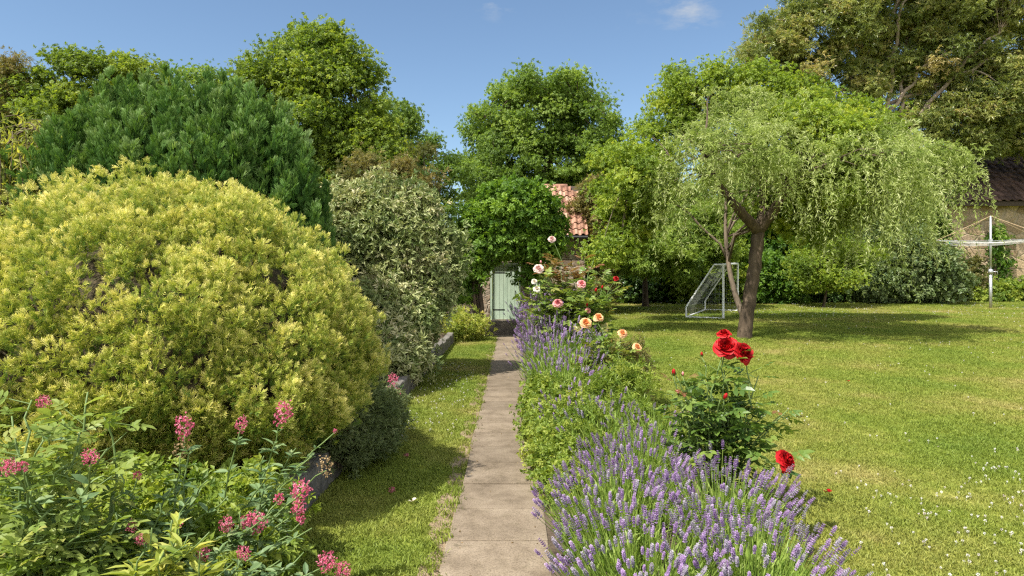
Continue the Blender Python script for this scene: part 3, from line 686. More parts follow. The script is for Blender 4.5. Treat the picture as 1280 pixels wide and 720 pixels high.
# right-hand outbuilding with the dark tiled roof
bx0, bx1, by = 11.5, 34.0, 29.6
barn = thing('stone_barn', 'long sandstone barn with dark tiled roof beyond the clothes dryer', 'barn', (bx0, by, 0))
g = Geo(); g.add(*box(((bx1 - bx0) / 2, 3, 2.4), (bx1 - bx0, 6, 5.2), .02)); g.build('wall', WALLGOLD, barn)
g = Geo(); Lx = bx1 - bx0; g.add(np.array([(-.2, -.42, 4.88), (Lx + .2, -.42, 4.88), (Lx + .2, 3, 7.75), (-.2, 3, 7.75), (-.2, 6.4, 4.88), (Lx + .2, 6.4, 4.88)]), [np.array([(0, 1, 2, 3), (3, 2, 5, 4)])]); rf = g.build('roof', WOODD, barn)
pantile_roof(-.2, Lx + .2, -.45, 4.93, 2.95, 7.78, .34, 12, TILE_D, 'roof_tiles', rf)
for X in (0, Lx):
    g = Geo(); g.add(np.array([(X, .001, 5.0), (X, 6, 5.0), (X, 3, 7.6)]), [np.array([(0, 2, 1)])]); g.build('gable', WALLGOLD, barn)
g = Geo(); g.add(*box((Lx / 2, -.40, 4.80), (Lx + .3, .03, .2), .004)); g.build('fascia', WOODD, barn)

# ------------------------------------------------------------------ TREES AND LARGE SHRUBS
def gbase(px, d, z=None):
    x = (px - 640) / F * d
    zz = z if z is not None else (float(gz(x, d)) if x > 0 else BEDZ)
    return np.array([x, d, zz])

# conifers
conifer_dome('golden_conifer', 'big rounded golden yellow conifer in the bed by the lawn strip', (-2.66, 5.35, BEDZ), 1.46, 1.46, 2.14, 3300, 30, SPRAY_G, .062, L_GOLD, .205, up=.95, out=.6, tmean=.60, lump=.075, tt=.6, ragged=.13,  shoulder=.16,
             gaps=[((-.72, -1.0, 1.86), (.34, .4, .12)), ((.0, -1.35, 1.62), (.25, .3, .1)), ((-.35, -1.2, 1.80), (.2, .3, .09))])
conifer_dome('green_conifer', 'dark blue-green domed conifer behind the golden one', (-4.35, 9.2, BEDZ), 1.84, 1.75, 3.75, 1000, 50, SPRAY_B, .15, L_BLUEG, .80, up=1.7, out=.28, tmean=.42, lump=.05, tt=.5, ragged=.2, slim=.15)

# weeping shrub at the far left edge
base = np.array([-6.5, 8.6, BEDZ]); wroot = thing('weeping_willow', 'yellow-green weeping willow at the left edge beside the blue-green conifer', 'tree', tuple(base))
g, gt = Geo(), Geo(); n = 460; a = rng.random(n) * 2 * np.pi; rr = rng.random(n) ** .5
tops = np.stack([base[0] + 1.0 * rr * np.cos(a), base[1] + 1.0 * rr * np.sin(a), 3.45 - .9 * rr ** 2 + rng.normal(size=n) * .15], 1)
outs = np.stack([np.cos(a), np.sin(a), a * 0], 1)
strands(g, tops, rng.uniform(.9, 2.3, n), .05, LEAF_NS, .11, out=outs, tmean=.65, twig=gt)
gt.add(*tube(bez(base - [0, 0, .1], base + [.1, 0, 1.5], base + [0, 0, 3.3], 10), np.linspace(.11, .05, 10), 9))
for t in tops[:50]: gt.add(*tube(bez(base + [0, 0, 2.2], (base + t) / 2 + [0, 0, 1.6], t, 8), np.linspace(.03, .008, 8), 5, False))
for e in ((at(70, 176, 8.3)), (at(55, 170, 8.5))): gt.add(*tube(bez(base + [0, 0, 2.9], base + [.4, -.1, 3.6], e, 8), np.linspace(.02, .006, 8), 5, False))
o = g.build('crown', L_WIL, wroot); o.location = -Vector(base); o = gt.build('trunk', TWIG, wroot, smooth=True); o.location = -Vector(base)

GT = 'trees behind the garden'
d = 25
tree('broadleaf_tree', 'mid green layered tree at the far left behind the weeping willow', gbase(60, d), [ell(35, 130, 60, 40, d), ell(110, 110, 66, 44, d), ell(170, 112, 50, 40, d), ell(110, 165, 90, 50, d), ell(10, 190, 70, 60, d), ell(70, 220, 80, 60, d)],
     330, .60, 44, SPRIGS, .30, L_LIME, trunk_r=.22, group=GT, tmean=.35, flat=.45, twig=.02)
d = 24
tree('conifer_tree', 'bronze-tipped narrow conifer showing at the upper left corner', gbase(8, d), [ell(6, 175, 34, 60, d), ell(10, 120, 22, 42, d), ell(16, 92, 8, 18, d)], 70, .45, 42, SPRIGS_NARROW, .28, L_COP, trunk_r=.14, top=at(18, 70, d), tmean=.3, group=GT, twig=.012)
d = 30
tree('broadleaf_tree', 'dark green tree top just showing above the blue-green conifer', gbase(245, d), [ell(240, 118, 42, 34, d), ell(262, 130, 40, 40, d), ell(225, 150, 60, 50, d)], 80, .6, 40, SPRIGS, .3, L_OAK, trunk_r=.2, group=GT)
d = 20
tree('broadleaf_tree', 'tallest bright green tree on the left rising above the conifers', gbase(395, d), [ell(385, 95, 62, 58, d), ell(335, 130, 48, 62, d), ell(435, 120, 58, 60, d), ell(390, 170, 88, 70, d), ell(450, 195, 62, 72, d), ell(330, 200, 60, 60, d), ell(400, 250, 90, 60, d), ell(365, 62, 34, 36, d), ell(412, 66, 34, 34, d)],
     360, .50, 48, SPRIGS, .27, L_LIME, trunk_r=.26, group=GT, tmean=.35, twig=.014, up=.4)
d = 27
tree('broadleaf_tree', 'olive green rounded tree to the right of the tallest left tree', gbase(490, d), [ell(490, 150, 32, 36, d), ell(498, 195, 34, 48, d), ell(480, 240, 45, 50, d)], 95, .55, 46, SPRIGS, .3, L_MID, trunk_r=.2, group=GT, tmean=.4)
d = 18
tree('copper_tree', 'small coppery brown tree behind the variegated shrub', gbase(480, d), [ell(466, 218, 28, 30, d), ell(508, 232, 24, 36, d), ell(438, 248, 28, 34, d), ell(530, 212, 12, 26, d), ell(490, 280, 60, 40, d)], 90, .34, 40, SPRIGS_NARROW, .24, L_COP, trunk_r=.1, group=GT, tmean=.4)
d = 31
tree('dark_tree', 'thin dark tree with sky showing through left of the big round tree', gbase(550, d), [ell(545, 195, 24, 30, d), ell(568, 225, 26, 34, d), ell(530, 245, 26, 34, d), ell(556, 278, 40, 36, d)], 75, .42, 30, SPRIGS, .28, L_OAK, trunk_r=.13, group=GT, tmean=.35, limbs=9)
d = 40
tree('round_tree', 'large round-headed tree standing behind the terracotta-roofed outhouse', gbase(676, d, 0), [ell(672, 148, 74, 50, d, 3.4), ell(615, 178, 48, 52, d, 3.4), ell(735, 163, 46, 40, d, 3.4), ell(690, 198, 80, 45, d, 3.4), ell(600, 228, 36, 34, d, 3.4), ell(640, 238, 60, 40, d, 3.4), ell(745, 218, 46, 44, d, 3.4), ell(655, 121, 40, 26, d, 3.4), ell(705, 118, 40, 22, d, 3.4)],
     470, .70, 36, SPRIGS, .40, L_OAK, trunk_r=.5, group=GT, tmean=.5, twig=.03, limbs=14, inner=.3)
d = 29
tree('gum_tree', 'very tall grey-green gum tree with pale bark at the upper right', gbase(1105, d), [ell(965, 55, 46, 46, d), ell(1010, 95, 48, 48, d), ell(1035, 30, 65, 48, d), ell(1120, 10, 80, 48, d), ell(1195, 45, 78, 62, d), ell(1265, 60, 66, 70, d), ell(1235, 140, 66, 40, d), ell(1100, -60, 140, 50, d), ell(1230, -40, 110, 50, d), ell(1150, 95, 44, 34, d), ell(1320, 110, 66, 70, d), ell(1075, 95, 30, 40, d), ell(1280, 165, 46, 26, d), ell(1180, 115, 50, 34, d), ell(1255, 110, 50, 40, d), ell(1120, 60, 46, 40, d), ell(1330, 170, 50, 40, d), ell(1225, 175, 40, 22, d), ell(1160, 150, 44, 28, d), ell(1195, 130, 40, 30, d)],
     720, .60, 44, SPRIGS_NARROW, .38, L_EUC, bark=BARK_PALE, trunk_r=.27, top=at(1098, 30, d), group=GT, tmean=.45, twig=.02, limbs=18, droop=.6, inner=.35)

# yellow-green tree whose branches reach past both sides of the silver pear
d = 18.2; yb = gbase(938, 17.6)
yroot = tree('locust_tree', 'yellow-green tree with pale forked trunk behind the silver-leaved tree', yb,
     [ell(842, 110, 34, 26, d), ell(868, 140, 40, 34, d), ell(800, 195, 46, 48, d), ell(765, 225, 26, 46, d), ell(900, 100, 28, 22, d), ell(940, 115, 46, 34, d), ell(990, 130, 46, 34, d), ell(1055, 160, 62, 30, d), ell(1040, 215, 62, 50, d), ell(1110, 175, 26, 20, d), ell(780, 275, 36, 34, d, dd=-1.6), ell(765, 310, 22, 22, d, dd=-2.0), ell(1030, 270, 44, 36, d), ell(1045, 175, 46, 30, d, dd=-3.6), ell(1035, 225, 36, 34, d, dd=-3.6), ell(800, 215, 36, 40, d, dd=-2.4), ell(1000, 150, 36, 20, d, dd=-3.4), ell(985, 270, 40, 28, d, dd=-2.2)],
     430, .40, 40, SPRIGS, .22, L_YEL, bark=BARK_GREY, trunk_r=.085, top=at(912, 205, d), bend=(at(892, 335, 17.9) - (yb + at(908, 205, d)) / 2), tmean=.42, twig=.012, limbs=12, inner=.4, droop=.4)
d = 24
croot = tree('cherry_tree', 'small cherry tree with short trunk and drooping leaves beside the outhouse', gbase(807, 25.0),
     [ell(800, 262, 44, 38, d), ell(765, 296, 36, 32, d, dd=-.9), ell(835, 296, 44, 34, d, dd=-1.2), ell(880, 290, 42, 44, d, dd=-.8), ell(800, 318, 54, 22, d, dd=-2.0), ell(850, 325, 36, 18, d, dd=-1.9)], 260, .36, 38, SPRIGS_NARROW, .30, L_MID, trunk_r=.12, top=at(806, 280, d), tmean=.62, twig=.012, droop=1.0)
d = 21.4
shrub('dead_climber', 'brown twiggy dying climber hanging at the end of the outhouse', gbase(748, d), [ell(745, 255, 22, 34, d), ell(760, 285, 20, 30, d), ell(738, 300, 14, 26, d), ell(752, 340, 16, 40, d)], 90, .3, 30, SPRIGS_NARROW, .2, L_COP, stems=14, stem_r=.025, tmean=.55)

# silver weeping pear on the lawn
d = 15.4; base = gbase(930, d); base[2] -= .02
proot = thing('weeping_pear', 'silver-leaved weeping tree with leaning dark trunk on the lawn', 'tree', tuple(base))
gt, gl = Geo(), Geo()
pth = np.array([at(929, 430, d), at(931, 414, d), at(935, 385, d), at(941, 345, d), at(945, 310, d), at(947, 288, d)])
t = np.linspace(0, 5, 22); pth = np.stack([np.interp(t, range(6), pth[:, k]) for k in range(3)], 1); gt.add(*tube(wob(pth, .012), np.interp(t, [0, .6, 2, 5], [.225, .168, .148, .14]), 16))
fork = pth[-1]; limbs = []
for (qx, qy, dd, r0, r1, mx, my) in [(912, 248, -.7, .135, .085, 930, 270), (952, 225, .3, .12, .07, 958, 262), (978, 246, -.5, .145, .09, 966, 264), (880, 200, -1.0, .085, .035, 900, 232), (1010, 205, .3, .09, .035, 985, 232)]:
    s = fork if qx in (912, 952, 978) else limbs[0][-1] if qx == 880 else limbs[2][-1]
    p = wob(bez(s, at(mx, my, d + dd * .5), at(qx, qy, d + dd), 9), .015); limbs.append(p); gt.add(*tube(p, np.linspace(r0, r1, 9), 10))
lob = [ell(925, 155, 56, 46, d), ell(872, 205, 46, 58, d, dd=-.6), ell(1000, 170, 78, 48, d), ell(1075, 195, 76, 42, d), ell(1150, 205, 58, 34, d), ell(832, 235, 26, 40, d), ell(955, 142, 46, 22, d), ell(990, 126, 20, 16, d), ell(903, 120, 18, 15, d), ell(1108, 162, 24, 18, d, dd=-.4), ell(1125, 250, 42, 24, d, dd=-.5), ell(1070, 262, 34, 20, d, dd=.6), ell(1195, 215, 26, 26, d), ell(940, 185, 90, 40, d, dd=-1.4), ell(1060, 205, 90, 40, d, dd=-1.4), ell(980, 190, 100, 40, d, dd=1.5)]
C, O = shell_points(lob, 300, .45)
kq = (np.abs(C[:, 0] * F / C[:, 1] + 640 - 948) < 55) & (HOR + (CAMZ - C[:, 2]) * F / C[:, 1] > 215) & (C[:, 1] < d + .3); C, O = C[~kq], O[~kq]
clump_foliage(gl, C, O, .34, 20, SPRIGS_NARROW, .15, tmean=.4, droop=.8)
NP = np.concatenate([p[2:] for p in limbs])
for q in C[:170]:
    a = NP[np.argmin(((NP - q) ** 2).sum(1))]; L_ = np.linalg.norm(q - a)
    gt.add(*tube(wob(bez(a, (a + q) / 2 + [0, 0, .32 * L_], q, 7), .03), np.linspace(min(.035, .012 + .012 * L_), .006, 7), 5, False))
C2, O2 = shell_points(lob, 1150, .6); O2[:, 2] = 0; O2 = unit(O2 + rng.normal(size=O2.shape) * .05 * [1, 1, 0])
kq = (np.abs(C2[:, 0] * F / C2[:, 1] + 640 - 950) < 62) & (HOR + (CAMZ - C2[:, 2] + .7) * F / C2[:, 1] > 262) & (C2[:, 1] < d + .5); C2, O2 = C2[~kq], O2[~kq]
low = sstep(880, 760, C2[:, 0] * F / C2[:, 1] + 640) * .35 + sstep(1010, 1060, C2[:, 0] * F / C2[:, 1] + 640) * .5
strands(gl, C2, rng.uniform(.35, 1.35, len(C2)) + low * rng.random(len(C2)) * 1.6, .045, LEAF_NS, .095, out=O2, tmean=.6)
o = gl.build('crown', L_SILV, proot); o.location = -Vector(base); o = gt.build('trunk', BARK, proot, smooth=True); o.location = -Vector(base)

# young yellow-green tree near the hedge
d = 24.5
tree('young_tree', 'slender young lime-green tree standing on the lawn before the hedge', gbase(1028, d), [ell(1030, 300, 34, 30, d), ell(1010, 335, 30, 26, d), ell(1050, 335, 32, 26, d), ell(1078, 318, 22, 16, d), ell(1030, 350, 40, 14, d)], 110, .36, 26, SPRIGS, .2, L_YEL, trunk_r=.055, tmean=.35, twig=.009)

# hedge line at the back of the lawn
HG = 'shrubs along the back of the lawn'
d = 27.5
shrub('laurel_shrub', 'dark glossy laurel shrub behind the cherry tree trunk', gbase(795, d), [ell(790, 350, 42, 28, d), ell(762, 352, 26, 26, d), ell(825, 345, 30, 32, d), ell(770, 330, 26, 24, d)], 170, .45, 40, SPRIGS, .26, L_DARK, group=HG)
shrub('laurel_shrub', 'mid green shrub directly behind the white goal', gbase(880, d), [ell(868, 348, 30, 30, d, dd=-1.0), ell(905, 340, 32, 36, d, dd=-1.0), ell(890, 300, 34, 34, d)], 170, .45, 40, SPRIGS, .26, L_LIME, group=HG, tmean=.35)
shrub('laurel_shrub', 'dark shrub behind the trunk of the silver-leaved tree', gbase(965, d), [ell(950, 348, 26, 30, d, dd=-1.0), ell(982, 346, 30, 32, d, dd=-1.0), ell(960, 300, 36, 34, d), ell(1000, 300, 36, 40, d)], 190, .45, 40, SPRIGS, .26, L_ARCH, group=HG, tmean=.4)
shrub('laurel_shrub', 'dark leafy shrub behind the slender lime-green tree', gbase(1030, d), [ell(1020, 350, 30, 26, d), ell(1050, 345, 26, 30, d), ell(1060, 290, 34, 40, d), ell(1040, 310, 36, 36, d)], 170, .45, 40, SPRIGS, .26, L_DARK, group=HG)
d = 26.5
shrub('ivy_bush', 'wide dusty green bush beside the clothes dryer', gbase(1125, d), [ell(1100, 345, 40, 32, d), ell(1145, 340, 44, 38, d), ell(1120, 310, 44, 36, d), ell(1175, 352, 28, 24, d), ell(1090, 290, 30, 40, d)], 300, .42, 44, SPRIGS, .24, L_IVY, group=HG, tmean=.5)
shrub('low_shrub', 'low yellow-green shrub at the foot of the barn wall', gbase(1265, 28), [ell(1250, 366, 26, 11, 28), ell(1285, 364, 28, 13, 28), ell(1220, 368, 18, 10, 28)], 110, .3, 34, SPRIGS, .2, L_BED, group=HG)
shrub('low_shrub', 'reddish green low shrub between the dusty bush and the barn wall', gbase(1195, 28), [ell(1195, 355, 16, 20, 28), ell(1212, 345, 14, 22, 28)], 60, .3, 30, SPRIGS, .2, L_COP, group=HG, tmean=.2)
shrub('ivy', 'ivy climbing the sandstone barn wall behind the clothes dryer', gbase(1240, 29.3), [ell(1250, 330, 10, 34, 29.3, .2), ell(1246, 300, 7, 20, 29.3, .2), ell(1168, 300, 16, 50, 29.3, .2)], 90, .26, 26, SPRIGS, .17, L_ARCH, group=HG, tmean=.3)
# tall growth behind the outhouse and in the gap
d = 29
tree('broadleaf_tree', 'mid green tree filling the gap behind the silver-leaved tree', gbase(960, d), [ell(900, 250, 50, 50, d), ell(980, 240, 60, 50, d), ell(1060, 240, 50, 50, d), ell(1120, 240, 46, 46, d), ell(850, 270, 36, 44, d)], 260, .6, 44, SPRIGS, .3, L_MID, trunk_r=.22, group=GT, tmean=.4)

# variegated shrub, climber arch, low plants by the step
d = 11.6
shrub('variegated_shrub', 'tall cream and green variegated shrub overhanging the low wall', gbase(495, d), [ell(475, 300, 66, 54, d), ell(512, 335, 50, 58, d), ell(445, 330, 46, 60, d), ell(485, 398, 60, 52, d, dd=-.6), ell(440, 400, 40, 50, d), ell(534, 365, 22, 46, d), ell(505, 262, 30, 20, d), ell(455, 258, 30, 22, d), ell(428, 248, 11, 20, d), ell(472, 238, 10, 18, d), ell(522, 250, 11, 20, d), ell(556, 310, 12, 26, d), ell(410, 290, 14, 26, d), ell(490, 440, 38, 34, d, dd=-1.3), ell(470, 462, 34, 26, d, dd=-1.8)],
      600, .27, 62, [sprig(6, .34, .8, .7, seed=30 + i) for i in range(3)], .125, L_VAR, stems=14, stem_r=.022, tmean=.5, tt=.3)
d = 18.7; ab = np.array([-1.0, d, 0.0])
aroot = thing('leafy_arch', 'green climber trained as a leafy arch over the pale green door', 'climbing plant', tuple(ab))
lob = [ell(640, 262, 52, 34, d), ell(612, 285, 36, 36, d), ell(670, 280, 34, 40, d), ell(590, 318, 16, 40, d), ell(662, 330, 11, 34, d), ell(600, 310, 20, 26, d), ell(682, 300, 18, 30, d), ell(640, 300, 40, 22, d), ell(578, 345, 12, 34, d)]
C, O = shell_points(lob, 330, .5); g = Geo(); clump_foliage(g, C, O, .3, 44, SPRIGS, .19, tmean=.5, up=.45)
o = g.build('foliage', L_ARCH, aroot); o.location = -Vector(ab)
for bxs in ([(-1.02, 0), (-.92, .05), (-.84, -.03)], [(.33, 0), (.42, .06)]):
    g = Geo()
    for (x, yy) in bxs:
        p = wob(np.array([(x, d + yy, -.1), (x + .03, d + yy, .6), (x - .02, d + yy, 1.3), (x + .05, d + yy, 2.0), (x * .5, d + yy, 2.75)]), .02)
        tt_ = np.linspace(0, 4, 16); p = np.stack([np.interp(tt_, range(5), p[:, k]) for k in range(3)], 1); g.add(*tube(wob(p, .008), np.linspace(.075, .03, 16), 8))
    o = g.build('trunk', BARK, aroot, smooth=True); o.location = -Vector(ab)

shrub('low_plant', 'straggly pale yellow-green plant beside the stone step', (-1.1, 18.1, .02), [ell(580, 405, 22, 15, 17.6), ell(603, 411, 9, 8, 17.8), ell(568, 410, 14, 11, 17.2)], 70, .26, 10, SPRIGS_NARROW, .14, L_LANCE, tmean=.4, cat='plant', stem_r=.006)

tr = thing('wooden_trellis', 'weathered grey wooden trellis beside the variegated shrub', 'trellis', (-1.62, 18.2, BEDZ - .1))
for k in range(3):
    g = Geo(); g.add(*box((.01 * k, .16 * k - .1, .62), (.03, .06, 1.35 - .06 * k), .004)); g.build('upright', WOODG, tr)
for z in (.35, .95):
    g = Geo(); g.add(*box((.035, .05, z), (.02, .62, .05), .004)); g.build('rail', WOODG, tr)

# ------------------------------------------------------------------ LAWN COVER: grass, clover
def tuft_src(n, h, r, seed, w=.004):
    rr = np.random.default_rng(seed); g = Geo()
    for i in range(n):
        a = rr.random() * 6.283; q = r * math.sqrt(rr.random()); b = np.array([q * math.cos(a), q * math.sin(a), -.006]); hh = h * (.55 + .6 * rr.random())
        ln = np.array([rr.normal() * .45, rr.normal() * .45, 0]) * hh; s = np.array([math.cos(a + 1.3), math.sin(a + 1.3), 0]) * w * (.7 + .6 * rr.random())
        m = b + ln * .35 + [0, 0, hh * .6]; tp = b + ln * 1.1 + [0, 0, hh]
        g.add(np.array([b - s, b + s, m + s * .8, m - s * .8, tp]), [np.array([(0, 1, 2, 3)]), np.array([(3, 2, 4)])])
    return g
src = bpy.data.collections.new('tuft_sources')
for k in range(6):
    o = tuft_src(18, .031, .05, k, .0034).build('grass_tuft', M_GRASS); COL.objects.unlink(o); src.objects.link(o)

def instancer(name, P, scl, rotz):
    me = bpy.data.meshes.new(name); me.vertices.add(len(P)); me.vertices.foreach_set('co', P.astype(np.float32).ravel())
    a = me.attributes.new('scl', 'FLOAT', 'POINT'); a.data.foreach_set('value', scl.astype(np.float32))
    a = me.attributes.new('rot', 'FLOAT_VECTOR', 'POINT'); rv = np.zeros((len(P), 3), np.float32); rv[:, 2] = rotz; rv[:, :2] = rng.normal(size=(len(P), 2)) * .12; a.data.foreach_set('vector', rv.ravel())
    o = bpy.data.objects.new(name, me); COL.objects.link(o)
    ng = bpy.data.node_groups.new(name + '_nodes', 'GeometryNodeTree')
    ng.interface.new_socket('Geometry', in_out='INPUT', socket_type='NodeSocketGeometry'); ng.interface.new_socket('Geometry', in_out='OUTPUT', socket_type='NodeSocketGeometry')
    N, L = ng.nodes, ng.links; i, out = N.new('NodeGroupInput'), N.new('NodeGroupOutput')
    ci = N.new('GeometryNodeCollectionInfo'); ci.inputs['Collection'].default_value = src; ci.inputs['Separate Children'].default_value = True; ci.inputs['Reset Children'].default_value = True
    ip = N.new('GeometryNodeInstanceOnPoints'); ip.inputs['Pick Instance'].default_value = True
    n1 = N.new('GeometryNodeInputNamedAttribute'); n1.data_type = 'FLOAT'; n1.inputs['Name'].default_value = 'scl'
    n2 = N.new('GeometryNodeInputNamedAttribute'); n2.data_type = 'FLOAT_VECTOR'; n2.inputs['Name'].default_value = 'rot'
    er = N.new('FunctionNodeEulerToRotation'); L.new(n2.outputs['Attribute'], er.inputs[0])
    L.new(i.outputs[0], ip.inputs['Points']); L.new(ci.outputs[0], ip.inputs['Instance']); L.new(n1.outputs['Attribute'], ip.inputs['Scale']); L.new(er.outputs[0], ip.inputs['Rotation'])
    L.new(ip.outputs[0], out.inputs[0])
    md = o.modifiers.new('tufts', 'NODES'); md.node_group = ng
    return o

def lawn_pts(n, dmin, dmax, pw):
    """points on the lawn, thinning with distance"""
    u = rng.random(n); e = 2 - pw; dd = (dmin ** e + u * (dmax ** e - dmin ** e)) ** (1 / e)
    x = BX + rng.random(n) * (dd * .82 + 1.2 - BX + 1.0); k = x > BX + .02; return x[k], dd[k]
x, yv = lawn_pts(90000, 2.6, 27.5, 1.2)
nz = np.sin(x * 1.7 + np.sin(yv * 1.1) * 2) * np.sin(yv * 1.3 + x * .4)
P = np.stack([x, yv, gz(x, yv)], 1); sc_ = (.75 + .5 * rng.random(len(x)) + .15 * nz) * (1 + np.clip(yv - 5, 0, 30) * .03)
tag(instancer('grass', P, sc_, rng.random(len(P)) * 6.28), kind='stuff')
n = 15000; yv = (2.6 ** .8 + rng.random(n) * (19 ** .8 - 2.6 ** .8)) ** (1 / .8); x = rng.uniform(WX + .02, PX0 - .0, n)
edge = PX0 - .06 - .05 * np.abs(np.sin(yv * 2.3)) - .05 * np.abs(np.sin(yv * 5.7 + 1)); k = (x < edge) | (rng.random(n) < .22)
x, yv = x[k], yv[k]; P = np.stack([x, yv, .015 + .012 * np.sin(x * 7 + yv * 2.3) * np.sin(yv * 1.3)], 1)
tag(instancer('grass', P, (.75 + .6 * rng.random(len(x))) * (1 + np.clip(yv - 5, 0, 30) * .02), rng.random(len(P)) * 6.28), kind='stuff')
# longer tufts along edges of path, wall and border
n = 900; yv = rng.uniform(3, 18.5, n); w = rng.integers(0, 2, n); x = np.where(w == 0, WX + .02 + .03 * rng.random(n), BX - .04 + .1 * rng.random(n))
tag(instancer('grass', np.stack([x, yv, np.where(x > 0, gz(x, yv), .01)], 1), 1.3 + rng.random(n), rng.random(n) * 6.28), kind='stuff')

Q = []
for yj in JOINTS:
    for _ in range(rng.poisson(3.2)):
        xx = PX0 + .02 + (PX1 - PX0 - .04) * (rng.beta(.5, .5)); Q += [(xx + rng.normal() * .012, yj + rng.normal() * .003, -.004) for _ in range(rng.integers(1, 4))]
Q += [(PX0 - .004 + rng.normal() * .008, yq, .0) for yq in rng.uniform(3, 18, 260)] + [(PX1 + .004 + rng.normal() * .008, yq, -.002) for yq in rng.uniform(3, 18, 320)]
Q = np.array(Q); tag(instancer('path_weeds', Q, .25 + .45 * rng.random(len(Q)) ** 2, rng.random(len(Q)) * 6.28), kind='stuff')
# small dry leaves and crumbs of soil on the path
g = Geo(); m = 170; yq = 2.8 + 15 * rng.random(m) ** 1.4; xq = np.where(rng.random(m) < .65, PX0 + .10 * rng.random(m) ** 1.5, rng.uniform(PX0, PX1, m)); xq = np.where(rng.random(m) < .25, PX1 - .1 * rng.random(m) ** 1.5, xq); a = rng.random(m) * 6.283
scatter(g, leaf(.55, .15, .1), np.stack([xq, yq, np.full(m, .0225)], 1), frames(np.stack([np.cos(a), np.sin(a), 0 * a], 1), np.tile([0, 0, 1.0], (m, 1)) + rng.normal(size=(m, 3)) * .25), .010 + .022 * rng.random(m) ** 2, 0, rng.random(m))
tag(g.build('leaf_litter', leaf_mat('dry_leaves', [(.06, .045, .025), (.17, .11, .05), (.3, .22, .1)], trans=.05)), kind='stuff')

def ico(r, sub=1):
    bm = bmesh.new(); bmesh.ops.create_icosphere(bm, subdivisions=sub, radius=r); bm.verts.index_update()
    V = np.array([v.co[:] for v in bm.verts]); Fc = np.array([[v.index for v in f.verts] for f in bm.faces]); bm.free(); return V, [Fc], np.clip(V[:, 2] / r * .5 + .5, 0, 1)
def clover_tpl(seed):
    r = np.random.default_rng(seed); ps = []
    for i in range(22):
        d = unit(r.normal(size=3) + [0, 0, .4]); ps.append(moved(simple_leaf(.5, .1, 0), d * .003 + [0, 0, .052], d, unit(r.normal(size=3)), .0095))
    ps.append(moved(simple_leaf(.03, 0, 0), (0, 0, 0), (0, 0, 1), (0, 1, 0), .052)); V, Fs, t = merge(ps); return V, Fs, np.clip((V[:, 2] - .04) / .025, 0, 1)
g = Geo(); CT = [clover_tpl(i) for i in range(3)]
x, yv = lawn_pts(15000, 2.8, 26.5, 1.25)
patch = np.sin(x * 1.13 + 1.7 * np.sin(yv * .61)) * np.sin(yv * .83 + 1.3 * np.sin(x * .7)) + .35 * np.sin(x * 3.1 + yv * 2.2)
near = sstep(7, 4.4, yv) * sstep(2.0, 3.0, x) * .7 + sstep(19, 22, yv) * .6
k = rng.random(len(x)) < np.clip(.012 + .12 * np.clip(patch - .2, 0, 1) + .55 * near * np.clip(patch + .5, 0, 1), 0, .4); x, yv = x[k], yv[k]; P = np.stack([x, yv, gz(x, yv) - .004], 1); m = len(P)
a = rng.random(m) * 6.283; R = frames(np.stack([-np.sin(a), np.cos(a), rng.normal(size=m) * .2], 1), np.tile([0, 0, 1.0], (m, 1)) + rng.normal(size=(m, 3)) * .15)
pk = rng.integers(0, 3, m); S = (.6 + .4 * rng.random(m)) * (1 + np.clip(yv - 6, 0, 30) * .018); ti = np.clip(.65 + .25 * rng.normal(size=m), 0, 1)
for q in range(3): scatter(g, CT[q], P[pk == q], R[pk == q], S[pk == q], 0, ti[pk == q], .3)
yv = rng.uniform(7, 13, 130); x = rng.uniform(WX + .1, PX0 - .2, 130); m = 130
scatter(g, CT[0], np.stack([x, yv, x * 0 + .01], 1), frames(np.stack([rng.normal(size=m), rng.normal(size=m), 0 * x], 1), np.tile([0, 0, 1.0], (m, 1))), np.full(m, .95), 0, ti[:m] if len(ti) >= m else None, .3)
tag(g.build('white_clover', M_CLOV), kind='stuff')

# ------------------------------------------------------------------ GARDEN OBJECTS
WHITE = plain('white_plastic', (.78, .79, .78), .35)
NET = plain('white_net_cord', (.2, .22, .19), .6)
goal = thing('football_goal', 'small white football goal with net under the silver-leaved tree', 'goal', (6.19, 20.0, float(gz(6.19, 20.0))))
gm = np.array([1.38, 2.9, 0]); gm_u = gm / np.linalg.norm(gm); gb = np.array([-.98, .42, 0]); H = 1.6
def gz_rel(p): return np.array([p[0], p[1], p[2] + float(gz(6.19 + p[0], 20 + p[1])) - float(gz(6.19, 20.0))])
O_ = np.zeros(3)
for s in (0, 1):
    o0 = gm * s
    g = Geo(); g.add(*tube([gz_rel(o0), gz_rel(o0) + [0, 0, H]], .034, 10)); g.build('post', WHITE, goal)
    g = Geo(); tpk = gz_rel(o0) + [0, 0, H] + gb * .24; lo = gz_rel(o0 + gb) + [0, 0, .32]
    g.add(*tube([gz_rel(o0) + [0, 0, H], tpk], .026, 8)); g.add(*tube([tpk, lo], .026, 8)); g.add(*tube([lo, gz_rel(o0 + gb)], .026, 8)); g.add(*tube([gz_rel(o0 + gb) + [0, 0, .02], gz_rel(o0) + [0, 0, .02]], .026, 8)); g.build('side_frame', WHITE, goal)
g = Geo(); g.add(*tube([gz_rel(O_) + [0, 0, H], gz_rel(gm) + [0, 0, H]], .034, 10)); g.build('crossbar', WHITE, goal)
g = Geo(); g.add(*tube([gz_rel(gb) + [0, 0, .02], gz_rel(gm + gb) + [0, 0, .02]], .026, 8)); g.build('base_bar', WHITE, goal)
g = Geo()
